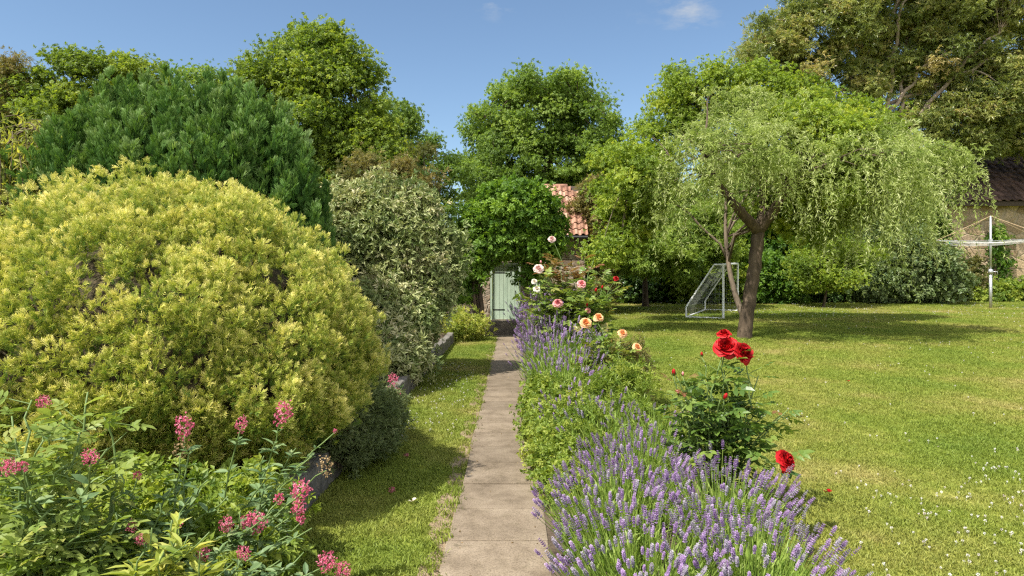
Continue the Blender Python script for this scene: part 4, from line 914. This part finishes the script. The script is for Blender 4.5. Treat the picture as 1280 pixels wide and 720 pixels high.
def netpt(s, v):   # s along the mouth, v from the top bar back to the ground
    a = gz_rel(gm * s)
    prof = [(0, H), (.24, H), (1.0, .32), (1.0, 0.02)]; ln = [0, .16, .86, 1.0]
    b = np.interp(v, ln, [p[0] for p in prof]); z = np.interp(v, ln, [p[1] for p in prof]); sag = -.07 * math.sin(math.pi * s) * math.sin(math.pi * v)
    return gz_rel(gm * s + gb * b)[:3] + [0, 0, z + sag]
for i in range(21): g.add(*tube([netpt(i / 20, v) for v in np.linspace(0, 1, 14)], .0022, 3, False))
for j in range(13): g.add(*tube([netpt(s, j / 12) for s in np.linspace(0, 1, 14)], .0022, 3, False))
for s in (0, 1):
    for k in range(1, 9):
        f = k / 9; top = H if f < .24 else H - (f - .24) / .76 * (H - .32); b0 = gz_rel(gm * s + gb * f); g.add(*tube([b0, b0 + [0, 0, top]], .0022, 3, False))
    for k in range(1, 11):
        z = k / 11 * H; f = 1.0 if z < .32 else .24 + (H - z) / (H - .32) * .76; g.add(*tube([gz_rel(gm * s) + [0, 0, z], gz_rel(gm * s + gb * f) + [0, 0, z]], .0022, 3, False))
g.build('net', NET, goal)

# rotary clothes dryer
ddr = 24.0; dp = gbase(1238, ddr); STEEL = _metal('galvanised_steel', (.55, .56, .57), .45); CORD = plain('line_cord', (.5, .49, .46), .6); ROPE = plain('tan_cord', (.36, .26, .15), .7)
dryer = thing('clothes_dryer', 'grey metal rotary clothes dryer on a pole in front of the barn wall', 'clothes dryer', tuple(dp))
Hp = at(1238, 270, ddr)[2] - dp[2]; Ha = at(1238, 301, ddr)[2] - dp[2]; AL = 2.25
g = Geo(); g.add(*tube([(0, 0, -.1), (0, 0, 1.3)], .05, 12)); g.add(*tube([(0, 0, 1.3), (0, 0, Hp)], .038, 12)); g.build('pole', STEEL, dryer, smooth=True)
g = Geo(); g.add(*tube([(0, 0, 1.22), (0, 0, 1.38)], .075, 12)); g.add(*tube([(.05, 0, 1.3), (.2, -.05, 1.3), (.22, -.05, 1.2)], .014, 6)); g.build('winder', STEEL, dryer, smooth=True)
tips = []
for k in range(4):
    a = math.radians(12 + 90 * k); tp = np.array([AL * math.cos(a), AL * math.sin(a), Ha + (.05 if k == 0 else -.02)]); tips.append(tp)
    g = Geo(); g.add(*tube([(0, 0, Ha - .02), tp], .018, 6)); g.build('arm', STEEL, dryer)
    g = Geo(); g.add(*tube(bez((0, 0, Hp), tp * .5 + [0, 0, Hp * .5 - .02], tp, 6), .011, 5)); g.build('stay', ROPE, dryer)
g = Geo(); g.add(*tube([(0, 0, Ha - .09), (0, 0, Ha + .06)], .07, 10)); g.build('hub', STEEL, dryer)
g = Geo()
for f in (.38, .53, .68, .83, .97):
    for k in range(4):
        a, b = tips[k] * [f, f, 1], tips[(k + 1) % 4] * [f, f, 1]; m_ = (a + b) / 2 - [0, 0, .10 * f + .03]
        g.add(*tube(bez(a, 2 * m_ - (a + b) / 2, b, 8), .007, 4, False))
g.build('washing_line', CORD, dryer)
g = Geo(); p = tips[2] * [.83, .83, 1]; g.add(*box(p + [.12, -.03, -.06], (.02, .014, .09), .003)); tag(g.build('clothes_peg', plain('green_plastic', (.05, .4, .26), .4)), 'small green clothes peg clipped on the line of the rotary dryer', 'peg').location = Vector(dp)

# ball at the foot of the hedge
bp_ = gbase(988, 26.3); V, Fs, t = ico(.11, 3); g = Geo()
pent = unit(np.array([(0, 1, 1.618), (0, 1, -1.618), (0, -1, 1.618), (0, -1, -1.618), (1, 1.618, 0), (1, -1.618, 0), (-1, 1.618, 0), (-1, -1.618, 0), (1.618, 0, 1), (1.618, 0, -1), (-1.618, 0, 1), (-1.618, 0, -1)]))
cen = unit(V[Fs[0]].mean(1)); blk = (cen @ pent.T).max(1) > .93
g.add(V, [Fs[0][~blk]], 0); g.add(V, [Fs[0][blk]], 1); o = g.build('football', [WHITE, plain('black_panel', (.03, .03, .03), .4)], smooth=True); o.location = Vector(bp_) + Vector((0, 0, .10)); tag(o, 'white football lying on the grass at the hedge foot', 'ball')

# grey panel among the leaves
g = Geo(); g.add(*box((0, 0, 0), (.24, .02, .24), .004)); g.add(*box((0, -.012, .125), (.26, .03, .018), .003)); g.add(*tube([(0, 0, .13), (.02, .02, .55)], .003, 4))
o = g.build('hanging_panel', plain('grey_sheet', (.42, .45, .48), .35)); o.location = Vector(at(796, 213, 16.6)); o.rotation_euler = (0, math.radians(38), math.radians(25)); tag(o, 'small pale grey panel hanging among the leaves left of silver-leaved tree', 'panel')

# ------------------------------------------------------------------ FLOWERS
def bloom_geo(r, rings=5, seed=0, open_=1.0):
    """a double rose: rings of cupped petals, more upright towards the heart"""
    q = np.random.default_rng(seed); g = Geo()
    for k in range(rings):
        f = k / (rings - 1); n = 4 + k; tilt = math.radians(8 + 78 * f * open_); ln = r * (.5 + .52 * f); w = r * (.34 + .34 * f)
        for i in range(n):
            a = (i + q.random() * .5 + k * .37) / n * 2 * np.pi; tl = tilt + q.normal() * .1; lw = ln * (.9 + .2 * q.random()); V = []
            for v in np.linspace(0, 1, 5):
                for u in np.linspace(-1, 1, 5):
                    bend = tl * (.35 + .75 * v); rad = lw * v * math.sin(bend) + r * .04; z = lw * v * math.cos(bend) - r * .1 * f
                    ww = w * math.sin(math.pi * (.12 + .68 * v)) ; z += .22 * r * u * u * v * (1 - .4 * f) + q.normal() * r * .05; rad -= .25 * r * u * u * (1 - f * .5) * v
                    V.append((rad * math.cos(a) - u * ww * math.sin(a), rad * math.sin(a) + u * ww * math.cos(a), z))
            qd = [(b * 5 + c, b * 5 + c + 1, b * 5 + c + 6, b * 5 + c + 5) for b in range(4) for c in range(4)]
            g.add(V, [np.array(qd)], 0, np.clip(.3 + .5 * f + .15 * q.normal() + .2 * np.repeat(np.linspace(0, 1, 5), 5), 0, 1))
    return g
def bud_geo(r, seed=0):
    q = np.random.default_rng(seed); g = Geo(); V, Fs, t = ico(1, 2); g.add(V * [r * .5, r * .5, r] + [0, 0, r], Fs, 0, t)
    for i in range(5):
        a = i * 1.257; d = np.array([math.cos(a) * .5, math.sin(a) * .5, 1]); W, F2, t2 = moved(leaf(.4, .1, -.1), (math.cos(a) * r * .3, math.sin(a) * r * .3, 0), d, (math.cos(a), math.sin(a), 0), r * 1.3); g.add(W, F2, 1, .3)
    return g

def put(o, base, p, facing, roll=None):
    o.location = Vector(np.asarray(p) - base); q = Vector(unit(facing)).to_track_quat('Z', 'Y'); o.rotation_mode = 'QUATERNION'; o.rotation_quaternion = q
    return o

def rose(name, label, base, canes, leafm, nleaf, lsize, blooms, buds=(), tmean=.42, bronze=(), leafout=.14, spread=.1, cat='rose bush'):
    base = np.asarray(base, float); root = thing(name, label, cat, tuple(base)); gs, gl = Geo(), Geo(); nodes = []
    ends = [np.asarray(b[0]) for b in blooms] + [np.asarray(b[0]) for b in buds] + [np.asarray(c) for c in canes]; kinds = [0] * len(blooms) + [1] * len(buds) + [2] * len(canes)
    for e, kd in zip(ends, kinds):
        a = base + np.append(rng.normal(size=2) * .05, -.03); m = np.array([a[0] * .5 + e[0] * .5, a[1] * .5 + e[1] * .5, a[2] * .4 + e[2] * .6]) + np.append(rng.normal(size=2) * spread, .05)
        p = wob(bez(a, m, e, 14), .008); gs.add(*tube(p, np.linspace(.0095, .0035, 14), 6), 0); nodes.append(p[4:] if kd == 2 else p[4:12])
    for nd in nodes:
        k = max(4, nleaf // len(nodes)); i = rng.random(k) * (len(nd) - 1); lo = np.floor(i).astype(int); q = nd[lo] + (nd[np.minimum(lo + 1, len(nd) - 1)] - nd[lo]) * (i - lo)[:, None]
        az = rng.random(k) * 6.283; d = np.stack([np.cos(az), np.sin(az), rng.normal(size=k) * .3 + .15], 1); off = rng.random(k)[:, None] * leafout * unit(d)
        ti = np.clip(tmean + .16 * rng.normal(size=k), 0, .8)
        for bz in bronze: ti = np.where(np.linalg.norm(q - np.asarray(bz[0]), axis=1) < bz[1], .88 + .1 * rng.random(k), ti)
        scatter(gl, PINN5, q + off, frames(d, np.tile([0, 0, 1.0], (k, 1)) + rng.normal(size=(k, 3)) * .35), lsize * (.65 + .6 * rng.random(k)), 0, ti, .1)
        for qq, oo in list(zip(q, q + off))[::2]: gs.add(*tube([qq, oo], .002, 4, False), 0)
    o = gs.build('stems', STEM, root, smooth=True); o.location = -Vector(base)
    o = gl.build('leaves', leafm, root); o.location = -Vector(base)
    for k, b in enumerate(blooms):
        o = bloom_geo(b[1], b[4] if len(b) > 4 else 5, seed=int(abs(b[1]) * 1e4) + k, open_=b[5] if len(b) > 5 else 1.0).build('bloom', b[2], root, smooth=True); put(o, base, b[0], b[3])
    for k, b in enumerate(buds):
        o = bud_geo(b[1], k).build('bud', [b[2], leafm], root, smooth=True); put(o, base, b[0], b[3])
    return root

FC = np.array([0, -.8, .6])
# red rose in the border
d = 4.7; rb = np.array([1.40, d, .08])
cn = [at(px, py, d + dd) for px, py, dd in ((845, 470, 0), (862, 500, -.15), (880, 475, .1), (900, 500, -.2), (920, 480, .1), (945, 505, 0), (960, 515, .1), (870, 540, -.2), (930, 535, -.15), (975, 520, .05), (855, 525, .1), (905, 462, 0), (890, 520, .2), (985, 512, 0), (948, 470, .1))]
rose('rose_bush', 'rose bush with large scarlet blooms among the near lavender', rb, cn, L_ROSE, 520, .13,
     [(at(908, 434, d), .085, M_RED, FC + [-.3, 0, .1], 6), (at(928, 441, d - .05), .078, M_RED, FC + [.5, 0, -.1], 6), (at(905, 418, d + .04), .05, M_RED, (-.2, -.3, 1), 4), (at(981, 576, d - .5), .072, M_RED, (.55, -.6, .5), 6)],
     [(at(842, 470, d), .026, M_RED, (0, 0, 1)), (at(853, 470, d), .016, M_PINK, (.1, 0, 1)), (at(877, 446, d), .018, M_RED, (0, 0, 1)), (at(905, 500, d - .2), .026, M_RED, (.3, -.2, 1)), (at(848, 494, d - .1), .018, M_PINK, (-.3, 0, 1))],
     bronze=[(at(978, 505, d), .1), (at(866, 478, d), .09)], tmean=.30)
# peach rose
d = 8.0; rb = np.array([1.12, d, .1])
cn = [at(px, py, d + dd) for px, py, dd in ((742, 425, 0), (755, 450, .1), (772, 440, -.1), (785, 455, .1), (738, 455, -.1), (762, 475, 0), (790, 470, 0), (748, 480, .15), (805, 480, .1), (728, 440, .1))]
rose('rose_bush', 'rose bush with peach-orange blooms in the middle of the border', rb, cn, L_ROSE, 480, .15,
     [(at(732, 404, d), .068, M_PEACH, FC, 5), (at(748, 397, d + .1), .06, M_PEACH, FC + [.2, 0, .2], 5), (at(778, 417, d), .058, M_PEACH, FC + [.2, 0, .1], 5), (at(796, 434, d - .1), .055, M_PEACH, FC + [.3, 0, 0], 5)],
     [(at(764, 428, d), .022, M_PEACH, (0, 0, 1))], tmean=.66)
# pink climbing rose
d = 10.8; rb = np.array([.95, d, .1])
cn = [at(px, py, d + dd) for px, py, dd in ((680, 330, .1), (690, 345, 0), (700, 330, 0), (712, 335, .1), (725, 335, 0), (735, 345, .1), (745, 350, 0), (755, 345, .1), (715, 365, -.2), (735, 375, -.1), (750, 380, 0), (705, 390, -.2), (765, 360, 0), (728, 395, 0), (742, 325, 0), (715, 410, -.1), (690, 375, -.1))]
rose('rose_bush', 'tall rose bush with pink blooms and bronze shoots near the outhouse', rb, cn, L_ROSE, 1250, .19,
     [(at(690, 299, d + .2), .062, M_PALEP, FC, 5), (at(673, 336, d - .55), .075, M_PALEP, FC, 5), (at(727, 355, d - .55), .07, M_PINK, FC, 5), (at(697, 379, d - .55), .075, M_PINK, FC + [-.2, 0, 0], 5), (at(668, 352, d - .55), .045, M_CREAM, FC, 4), (at(671, 361, d - .55), .055, M_CREAM, FC, 5), (at(735, 388, d - .55), .045, M_PINK, FC + [.2, 0, 0], 4), (at(770, 348, d - .55), .04, M_RED, FC, 4)],
     [(at(744, 366, d - .55), .04, M_RED, (.2, -.3, 1)), (at(752, 362, d - .55), .035, M_RED, (.2, -.3, 1)), (at(676, 330, d + .1), .03, M_PINK, (0, 0, 1)), (at(733, 384, d - .55), .035, M_RED, (.2, -.3, 1))],
     bronze=[(at(700, 332, d), .26), (at(728, 332, d), .22), (at(715, 325, d), .25)], tmean=.52, spread=.15, leafout=.26)

# lavender
def spike_mesh(name, mat, seed, L_=.052):
    r = np.random.default_rng(seed); g = Geo(); nw = 6
    for w in range(nw):
        z = L_ * w / nw * (1.0 if w else -.35) + (.004 if w else 0); rr = .0075 * math.sin(math.pi * (.22 + .7 * w / nw)) + .0015; nb = 7 if w < 4 else 5
        for i in range(nb):
            a = (i + r.random() * .6 + w * .5) / nb * 6.283; d = np.array([math.cos(a), math.sin(a), .75])
            W, F2, t = moved(simple_leaf(.62, .16, -.1), np.array([math.cos(a) * .0015, math.sin(a) * .0015, z]), d, (-math.cos(a), -math.sin(a), .7), rr * (1.0 + .5 * r.random())); g.add(W, F2, 0, np.clip(.25 + .4 * t + .25 * r.normal(), 0, 1))
            W, F2, t = moved(simple_leaf(.7, .2, .1), np.array([math.cos(a) * .002, math.sin(a) * .002, z + .003]), d * [1, 1, .2], (0, 0, 1), rr * .9); g.add(W, F2, 0, np.clip(.55 + .3 * r.normal(), 0, 1))
    o = g.build(name, mat); me = o.data; bpy.data.objects.remove(o); return me, g
SPK = [spike_mesh('flower_spike', M_LAVF, 1), spike_mesh('flower_spike', M_LAVF, 2, .062), spike_mesh('flower_spike', M_LAVG, 3), spike_mesh('flower_spike', M_LAVF, 4, .045), spike_mesh('flower_spike', M_LAVG, 5, .056)]

def geo_tpl(g): return np.concatenate(g.v), [np.concatenate(g.f[k]) for k in (3, 4) if g.f[k]], np.concatenate(g.t)

def lavender(label, base, r, h, nst, nsp, extra, grey=.35, lean=(0, 0), group='lavender plants in the border', fan=.80, ss=1.0):
    base = np.asarray(base, float); root = thing('lavender', label, 'lavender', tuple(base), group); gs, gl = Geo(), Geo(); ends = []
    n = int(nst * 1.12); a = rng.random(n) * 6.283; q = np.sqrt(rng.random(n)); b0 = np.stack([np.cos(a) * q * r * .42, np.sin(a) * q * r * .42, np.zeros(n)], 1)
    L_ = h * (1.02 - .22 * q ** 2 + .09 * rng.normal(size=n)); dirv = np.stack([np.cos(a) * q * fan + lean[0], np.sin(a) * q * fan + lean[1], np.full(n, 1.25)], 1) + rng.normal(size=(n, 3)) * .10
    dirv = unit(dirv)
    for i in range(n):
        e = b0[i] + dirv[i] * L_[i]; m = b0[i] + np.array([dirv[i, 0] * .75, dirv[i, 1] * .75, dirv[i, 2] * .95]) * L_[i] * .5; p = bez(b0[i], m, e, 5)
        gs.add(*tube(p, np.linspace(.0022, .0013, 5), 4, False), 0, np.clip(.5 + .2 * rng.normal(), 0, 1)); ends.append((e, unit(p[-1] - p[-2])))
    # needle leaves in the lower two thirds
    k = n * 10; i = rng.integers(0, n, k); s = rng.random(k) ** 1.1 * .72; P = b0[i] + dirv[i] * (L_[i] * s)[:, None] * [.9, .9, .98] + rng.normal(size=(k, 3)) * .014
    P[:, 2] = np.maximum(P[:, 2], .004); d = unit(dirv[i] + rng.normal(size=(k, 3)) * .34); scatter(gl, LEAF_NS, P, frames(d, rng.normal(size=(k, 3))), (.045 + .035 * rng.random(k)) * (h / .5), 0, np.clip(.25 + .6 * s + .15 * rng.normal(size=k), 0, 1), .2)
    gs.build('stems', L_LAV, root); gl.build('leaves', L_LAV, root)
    od = rng.permutation(n); gx = Geo(); nsp = min(99, int(nsp * 1.05)); extra = int(extra * 1.35)
    for c, i in enumerate(od[: nsp + extra]):
        e, dv = ends[i]; v = (2 if rng.random() < .5 else 4) if rng.random() < grey else (0, 1, 3)[rng.integers(0, 3)]
        if c < nsp:
            o = bpy.data.objects.new('flower_spike', SPK[v][0]); COL.objects.link(o); o.parent = root; o.location = Vector(e); o.rotation_mode = 'QUATERNION'; o.rotation_quaternion = Vector(dv).to_track_quat('Z', 'Y'); s_ = .85 + .45 * rng.random(); o.scale = (s_, s_, s_)
        else:
            R = frames(np.cross([dv], [[.3, .8, .1]]), np.array([dv])); scatter(gx, geo_tpl(SPK[v][1]), e[None], R, np.array([ss * (.85 + .4 * rng.random())]), 1 if v in (2, 4) else 0, np.array([.5 + .2 * rng.normal()]), 1.0)
    if extra: tag(gx.build('flower_spikes', [M_LAVF, M_LAVG], root), kind='stuff')
    return root

lavender('near lavender clump at the path edge nearest the camera', (.60, 3.2, .04), .46, .50, 240, 95, 90, lean=(-.12, -.05))
lavender('nearest lavender clump on the lawn side of the bare patch', (1.08, 3.12, .04), .40, .50, 240, 95, 90, grey=.45, lean=(.1, -.05))
lavender('lavender clump on the path edge left of the bare patch', (.58, 3.95, .04), .42, .52, 200, 95, 70, grey=.25, lean=(-.1, .05))
lavender('lavender clump in front of the scarlet rose bush', (1.20, 3.9, .05), .42, .52, 230, 95, 100, lean=(.1, .05))
lavender('lavender clump behind the bare patch in the near lavender', (.86, 4.65, .05), .46, .52, 220, 95, 80, grey=.2, lean=(0, .1))
lavender('small lavender clump beside the foot of the scarlet rose', (1.15, 5.6, .06), .34, .52, 110, 40, 0, grey=.3)
lavender('lavender clump leaning left against the path under the peach rose', (.62, 6.4, .05), .34, .5, 120, 60, 0, grey=.3)
lavender('tall loose lavender between the yellow-green plant and the peach rose', (.62, 7.7, .04), .42, .78, 190, 60, 60, grey=.3, ss=1.2)
lavender('loose grey lavender on the path side of the peach rose', (.55, 8.8, .04), .42, .85, 190, 60, 60, grey=.3, ss=1.2)
lavender('faint purple lavender rising through the yellow-green plant by the path', (.75, 5.75, .05), .34, .58, 110, 34, 0, grey=.3)
lavender('second tall lavender at the path edge before the pink rose', (.66, 10.9, .04), .5, .95, 330, 0, 300, grey=.08, lean=(0, -.12), fan=.62, ss=1.6)
lavender('tall purple lavender leaning over the path near the pink rose', (.74, 12.4, .04), .6, 1.2, 380, 0, 360, grey=.05, lean=(0, -.12), fan=.62, ss=1.6)
lavender('purple lavender clump below the pink rose blooms', (.70, 9.9, .05), .5, .9, 260, 0, 220, grey=.2, lean=(-.05, -.05), fan=.8, ss=1.4)
# other border plants
d = 8.0
shrub('euphorbia', 'bushy yellow-green plant spilling onto the path edge', (.45, 7.7, .03), [((.42, 7.4, .3), (.28, .45, .32)), ((.36, 6.7, .22), (.22, .4, .26)), ((.38, 5.9, .16), (.2, .45, .2)), ((.6, 6.2, .26), (.26, .5, .3)), ((.44, 5.2, .12), (.2, .4, .15))], 420, .10, 26, SPRIGS, .06, L_BED, cat='plant', tmean=.5, stem_r=.004, twigm=STEM)
shrub('catmint', 'loose leafy green catmint plant under the peach rose', (.95, 7.1, .05), [((.95, 7.2, .26), (.3, .4, .3)), ((1.25, 7.5, .36), (.25, .4, .4)), ((1.2, 6.5, .2), (.3, .4, .26))], 150, .12, 16, SPRIGS_NARROW, .085, L_BED, cat='plant', tmean=.4, stem_r=.004, twigm=STEM)
shrub('bronze_plant', 'wispy brownish stemmed plant on the lawn side of the peach rose', (1.4, 8.3, .1), [((1.42, 8.3, .45), (.22, .35, .45))], 70, .12, 18, SPRIGS_NARROW, .07, L_COP, cat='plant', tmean=.4, stem_r=.004)
shrub('low_plant', 'low leafy plant filling the border below the pink rose', (.9, 10.3, .05), [((.75, 9.0, .3), (.35, .5, .32)), ((1.2, 10.2, .4), (.35, .6, .42))], 160, .14, 24, SPRIGS, .085, L_MID, cat='plant', tmean=.5, stem_r=.005, twigm=STEM)
shrub('low_plant', 'low green plant beyond the pink rose by the lawn', (1.3, 13, .1), [((1.25, 12.6, .4), (.4, .8, .45)), ((1.2, 15, .4), (.45, 1.2, .5)), ((.9, 17, .4), (.5, 1, .5))], 160, .2, 24, SPRIGS, .11, L_BED, cat='plant', tmean=.4, stem_r=.005, twigm=STEM)

# valerian and other plants in the near left bed
def head_mesh(seed, mat, r=.035, n=95, tall=1.15):
    q = np.random.default_rng(seed); g = Geo(); ps = []
    for i in range(n):
        u = unit(q.normal(size=3)); p = u * r * np.array([1, 1, tall]) * (.55 + .45 * q.random()) + [0, 0, r * .6]
        for k in range(4):
            dd = unit(u + q.normal(size=3) * .9); ps.append(moved(simple_leaf(.6, .1, 0), p, dd, u, .0085))
    V, Fs, t = merge(ps); g.add(V, Fs, 0, np.repeat(np.clip(.5 + .28 * q.normal(size=n), 0, 1), len(V) // n)); o = g.build('flower_head', mat); me = o.data; bpy.data.objects.remove(o); return me
HEADS = [head_mesh(1, M_VALF), head_mesh(2, M_VALF, .03, 80, 1.6), head_mesh(3, M_VALF, .02, 45), head_mesh(4, M_DRY, .032, 50, 1.4)]

def valerian(label, base, heads, extra_tips, nleaf, group='red valerian plants in the near bed', lm=L_VAL, lsize=.085, ltpl=None, cat='valerian', name='red_valerian'):
    base = np.asarray(base, float); root = thing(name, label, cat, tuple(base), group); gs, gl = Geo(), Geo(); ltpl = ltpl or leaf(.42, .06, .15)
    for e in [h[0] for h in heads] + list(extra_tips):
        e = np.asarray(e); a = base + np.append(rng.normal(size=2) * .07, -.02); m = np.array([a[0] * .6 + e[0] * .4, a[1] * .6 + e[1] * .4, a[2] * .35 + e[2] * .65]); p = wob(bez(a, m, e, 12), .006); gs.add(*tube(p, np.linspace(.006, .0028, 12), 6))
        k = nleaf; s = rng.random(k // 2) * 8.5 + 1.5; s = np.repeat(s, 2); lo = s.astype(int); q = p[lo] + (p[np.minimum(lo + 1, 11)] - p[lo]) * (s - lo)[:, None]; az = rng.random(len(s) // 2) * 6.28; az = np.stack([az, az + np.pi], 1).ravel()
        dd = np.stack([np.cos(az), np.sin(az), .45 + rng.normal(size=len(s)) * .3], 1); scatter(gl, ltpl, q, frames(dd, np.tile([0, 0, 1.0], (len(s), 1)) + rng.normal(size=(len(s), 3)) * .25), lsize * (.55 + .8 * rng.random(len(s))) * (1.15 - s * .05), 0, np.clip(.45 + .2 * rng.normal(size=len(s)), 0, 1), .2)
    o = gs.build('stems', STEM, root, smooth=True); o.location = -Vector(base); o = gl.build('leaves', lm, root); o.location = -Vector(base)
    for (e, kd, s_) in heads:
        o = bpy.data.objects.new('flower_head', HEADS[kd]); COL.objects.link(o); o.parent = root; o.location = Vector(np.asarray(e) - base) ; o.scale = (s_,) * 3; o.rotation_euler = (rng.normal() * .2, rng.normal() * .2, rng.random() * 6)
        if kd == 3: o['label'] = 'dried brown seed head'
    return root
Z = BEDZ
valerian('tall valerian with two pink heads rising before the golden conifer', (-1.42, 3.45, Z), [(at(352, 523, 3.4), 1, 1.5), (at(301, 534, 3.35), 1, .95), (at(419, 540, 3.5), 2, .5), (at(408, 588, 3.4), 3, 1.25)], [at(330, 570, 3.3), at(370, 560, 3.5), at(345, 590, 3.2), at(390, 570, 3.4)], 30)
valerian('valerian with a long fading pink head above the pale lance-leaved plant', (-1.65, 3.1, Z), [(at(231, 540, 3.15), 1, 1.4), (at(226, 566, 3.14), 3, 1.1), (at(172, 597, 3.0), 2, .8)], [at(260, 600, 3.0), at(240, 620, 2.9), at(200, 630, 2.9), at(285, 620, 3.1), at(215, 610, 3.1)], 30)
valerian('valerian with bright pink heads leaning over the edging wall', (-1.38, 3.1, Z), [(at(374, 620, 3.2), 0, 1.35), (at(372, 640, 3.18), 0, 1.0), (at(377, 652, 3.16), 2, 1.0), (at(348, 627, 3.2), 2, 1.1), (at(321, 660, 3.05), 0, 1.3), (at(308, 658, 3.05), 0, .9), (at(285, 660, 3.0), 0, .9)], [at(360, 670, 3.1), at(340, 640, 3.0), at(300, 640, 3.0), at(390, 660, 3.1), at(330, 690, 2.9)], 30)
valerian('lowest valerian with pink heads at the bottom edge of the bed', (-1.30, 2.75, Z), [(at(408, 707, 2.95), 0, 1.2), (at(428, 718, 2.95), 0, 1.0), (at(306, 696, 2.8), 0, .8), (at(255, 697, 2.75), 0, .75), (at(223, 658, 2.8), 2, .9), (at(179, 677, 2.7), 0, .7), (at(166, 662, 2.75), 0, .7)], [at(350, 700, 2.8), at(280, 680, 2.7), at(380, 690, 2.9), at(320, 710, 2.7), at(240, 700, 2.65), at(200, 700, 2.6)], 30)
valerian('small pink-flowered plant at the foot of the variegated shrub', (-1.56, 8.9, Z), [(at(491, 478, 8.7), 0, 2.0), (at(489, 488, 8.65), 0, 1.3), (at(496, 494, 8.6), 0, 1.6)], [at(480, 490, 8.6), at(500, 480, 8.8)], 16, group=None, cat='plant')
valerian('pale yellow-green lance-leaved plant at the bottom of the bed', (-1.42, 2.6, Z), [], [at(190, 660, 2.6), at(215, 650, 2.65), at(235, 670, 2.6), at(205, 690, 2.5), at(250, 690, 2.55), at(180, 690, 2.5), at(262, 665, 2.6), at(160, 700, 2.5), at(225, 640, 2.7), at(290, 705, 2.6)], 30, group=None, lm=L_LANCE, lsize=.13, ltpl=LEAF_N, cat='plant', name='lance_leaved_plant')
# glossy leaved bush bottom left
bb = np.array([-1.85, 2.75, Z]); d = 2.75
cn = [at(px, py, d + dd) for px, py, dd in ((15, 520, .1), (40, 500, 0), (75, 515, .2), (110, 490, .2), (130, 520, .25), (100, 540, 0), (55, 550, -.1), (20, 570, -.1), (-20, 540, 0), (85, 580, -.1), (135, 560, .1), (40, 610, -.2), (110, 610, -.1), (5, 630, -.1), (150, 590, .2), (-30, 600, 0), (60, 640, -.2), (145, 640, 0), (20, 680, -.2), (100, 670, -.2), (-10, 690, -.1), (70, 700, -.25))]
gbush = rose('leafy_bush', 'glossy leaved bush with bronze shoots at the bottom left corner', bb, cn, L_GLOSS, 500, .105, [], [], tmean=.42, bronze=[(at(130, 495, d + .25), .07)], cat='shrub')
valerian('pink valerian poking through the glossy bush in the left corner', (-1.9, 3.0, Z), [(at(56, 507, 2.75), 0, .75), (at(115, 576, 2.35), 0, .75), (at(9, 590, 2.35), 0, .8), (at(30, 586, 2.4), 2, .8)], [at(70, 560, 2.9), at(40, 600, 2.8)], 30)
# low filler in the near bed
shrub('ground_plant', 'low mixed green leaves covering the near bed below the valerian', (-1.9, 2.6, Z), [((-2.2, 2.6, .3), (.7, .4, .22)), ((-1.6, 2.45, .28), (.5, .4, .2)), ((-1.35, 3.2, .3), (.25, .5, .18)), ((-2.4, 3.1, .35), (.6, .3, .3)), ((-1.75, 3.3, .33), (.4, .35, .27)), ((-1.55, 3.9, .33), (.25, .45, .24)), ((-2.0, 3.55, .4), (.6, .3, .3))], 480, .12, 24, SPRIGS, .075, L_BED, cat='plant', stem_r=.004, twigm=STEM)
# grey-green trailing plant over the wall
shrub('trailing_plant', 'grey-green trailing plant spilling over the edging wall under the golden conifer', (-1.52, 5.6, Z), [((-1.45, 5.75, .34), (.2, .3, .26)), ((-1.38, 6.2, .34), (.26, .5, .32)), ((-1.36, 6.8, .28), (.22, .5, .26)), ((-1.27, 6.1, .14), (.16, .45, .15))], 330, .11, 40, SPRIGS_NARROW, .06, L_GREY, cat='plant', tmean=.35, stem_r=.005)

# fallen flowers and petals
def fallen(label, p, kind):
    if kind == 'head':
        o = bpy.data.objects.new('fallen_bloom', HEADS[0].copy()); COL.objects.link(o); o.location = Vector(p); o.scale = (.75, .75, .6)
    else:
        q = Geo()
        for i in range(3):
            a = rng.random() * 6.28; W, F2, t = moved(leaf(.9, .2, -.2), rng.normal(size=3) * [.012, .012, .002] + [0, 0, .012], (math.cos(a), math.sin(a), .2), (0, 0, 1), .035); q.add(W, F2, 0, t)
        o = q.build('fallen_petals', M_RED if kind == 'red' else M_CREAM); o.location = Vector(p)
    tag(o, label, 'flower' if kind == 'head' else 'petals')
def onlawn(px, py, dz=.015):
    dd = 1450.0 / (py - HOR)
    for _ in range(6): x = (px - 640) / F * dd; zz = float(gz(x, dd)) if x > 0 else .02; dd = (CAMZ - zz - dz) * F / (py - HOR)
    x = (px - 640) / F * dd; return (x, dd, (float(gz(x, dd)) if x > 0 else .02) + dz)
fallen('pink flower head fallen on the shaded lawn strip nearest the camera', onlawn(490, 614), 'head')
fallen('pink flower head fallen farther up the lawn strip', onlawn(508, 571), 'head')
fallen('red petals fallen on the lawn just right of the near lavender', onlawn(1034, 617, .03), 'red')
fallen('red petals fallen farther out on the open lawn', onlawn(1060, 478, .03), 'red')
fallen('white petals fallen in the shaded lawn strip', onlawn(517, 628), 'white')
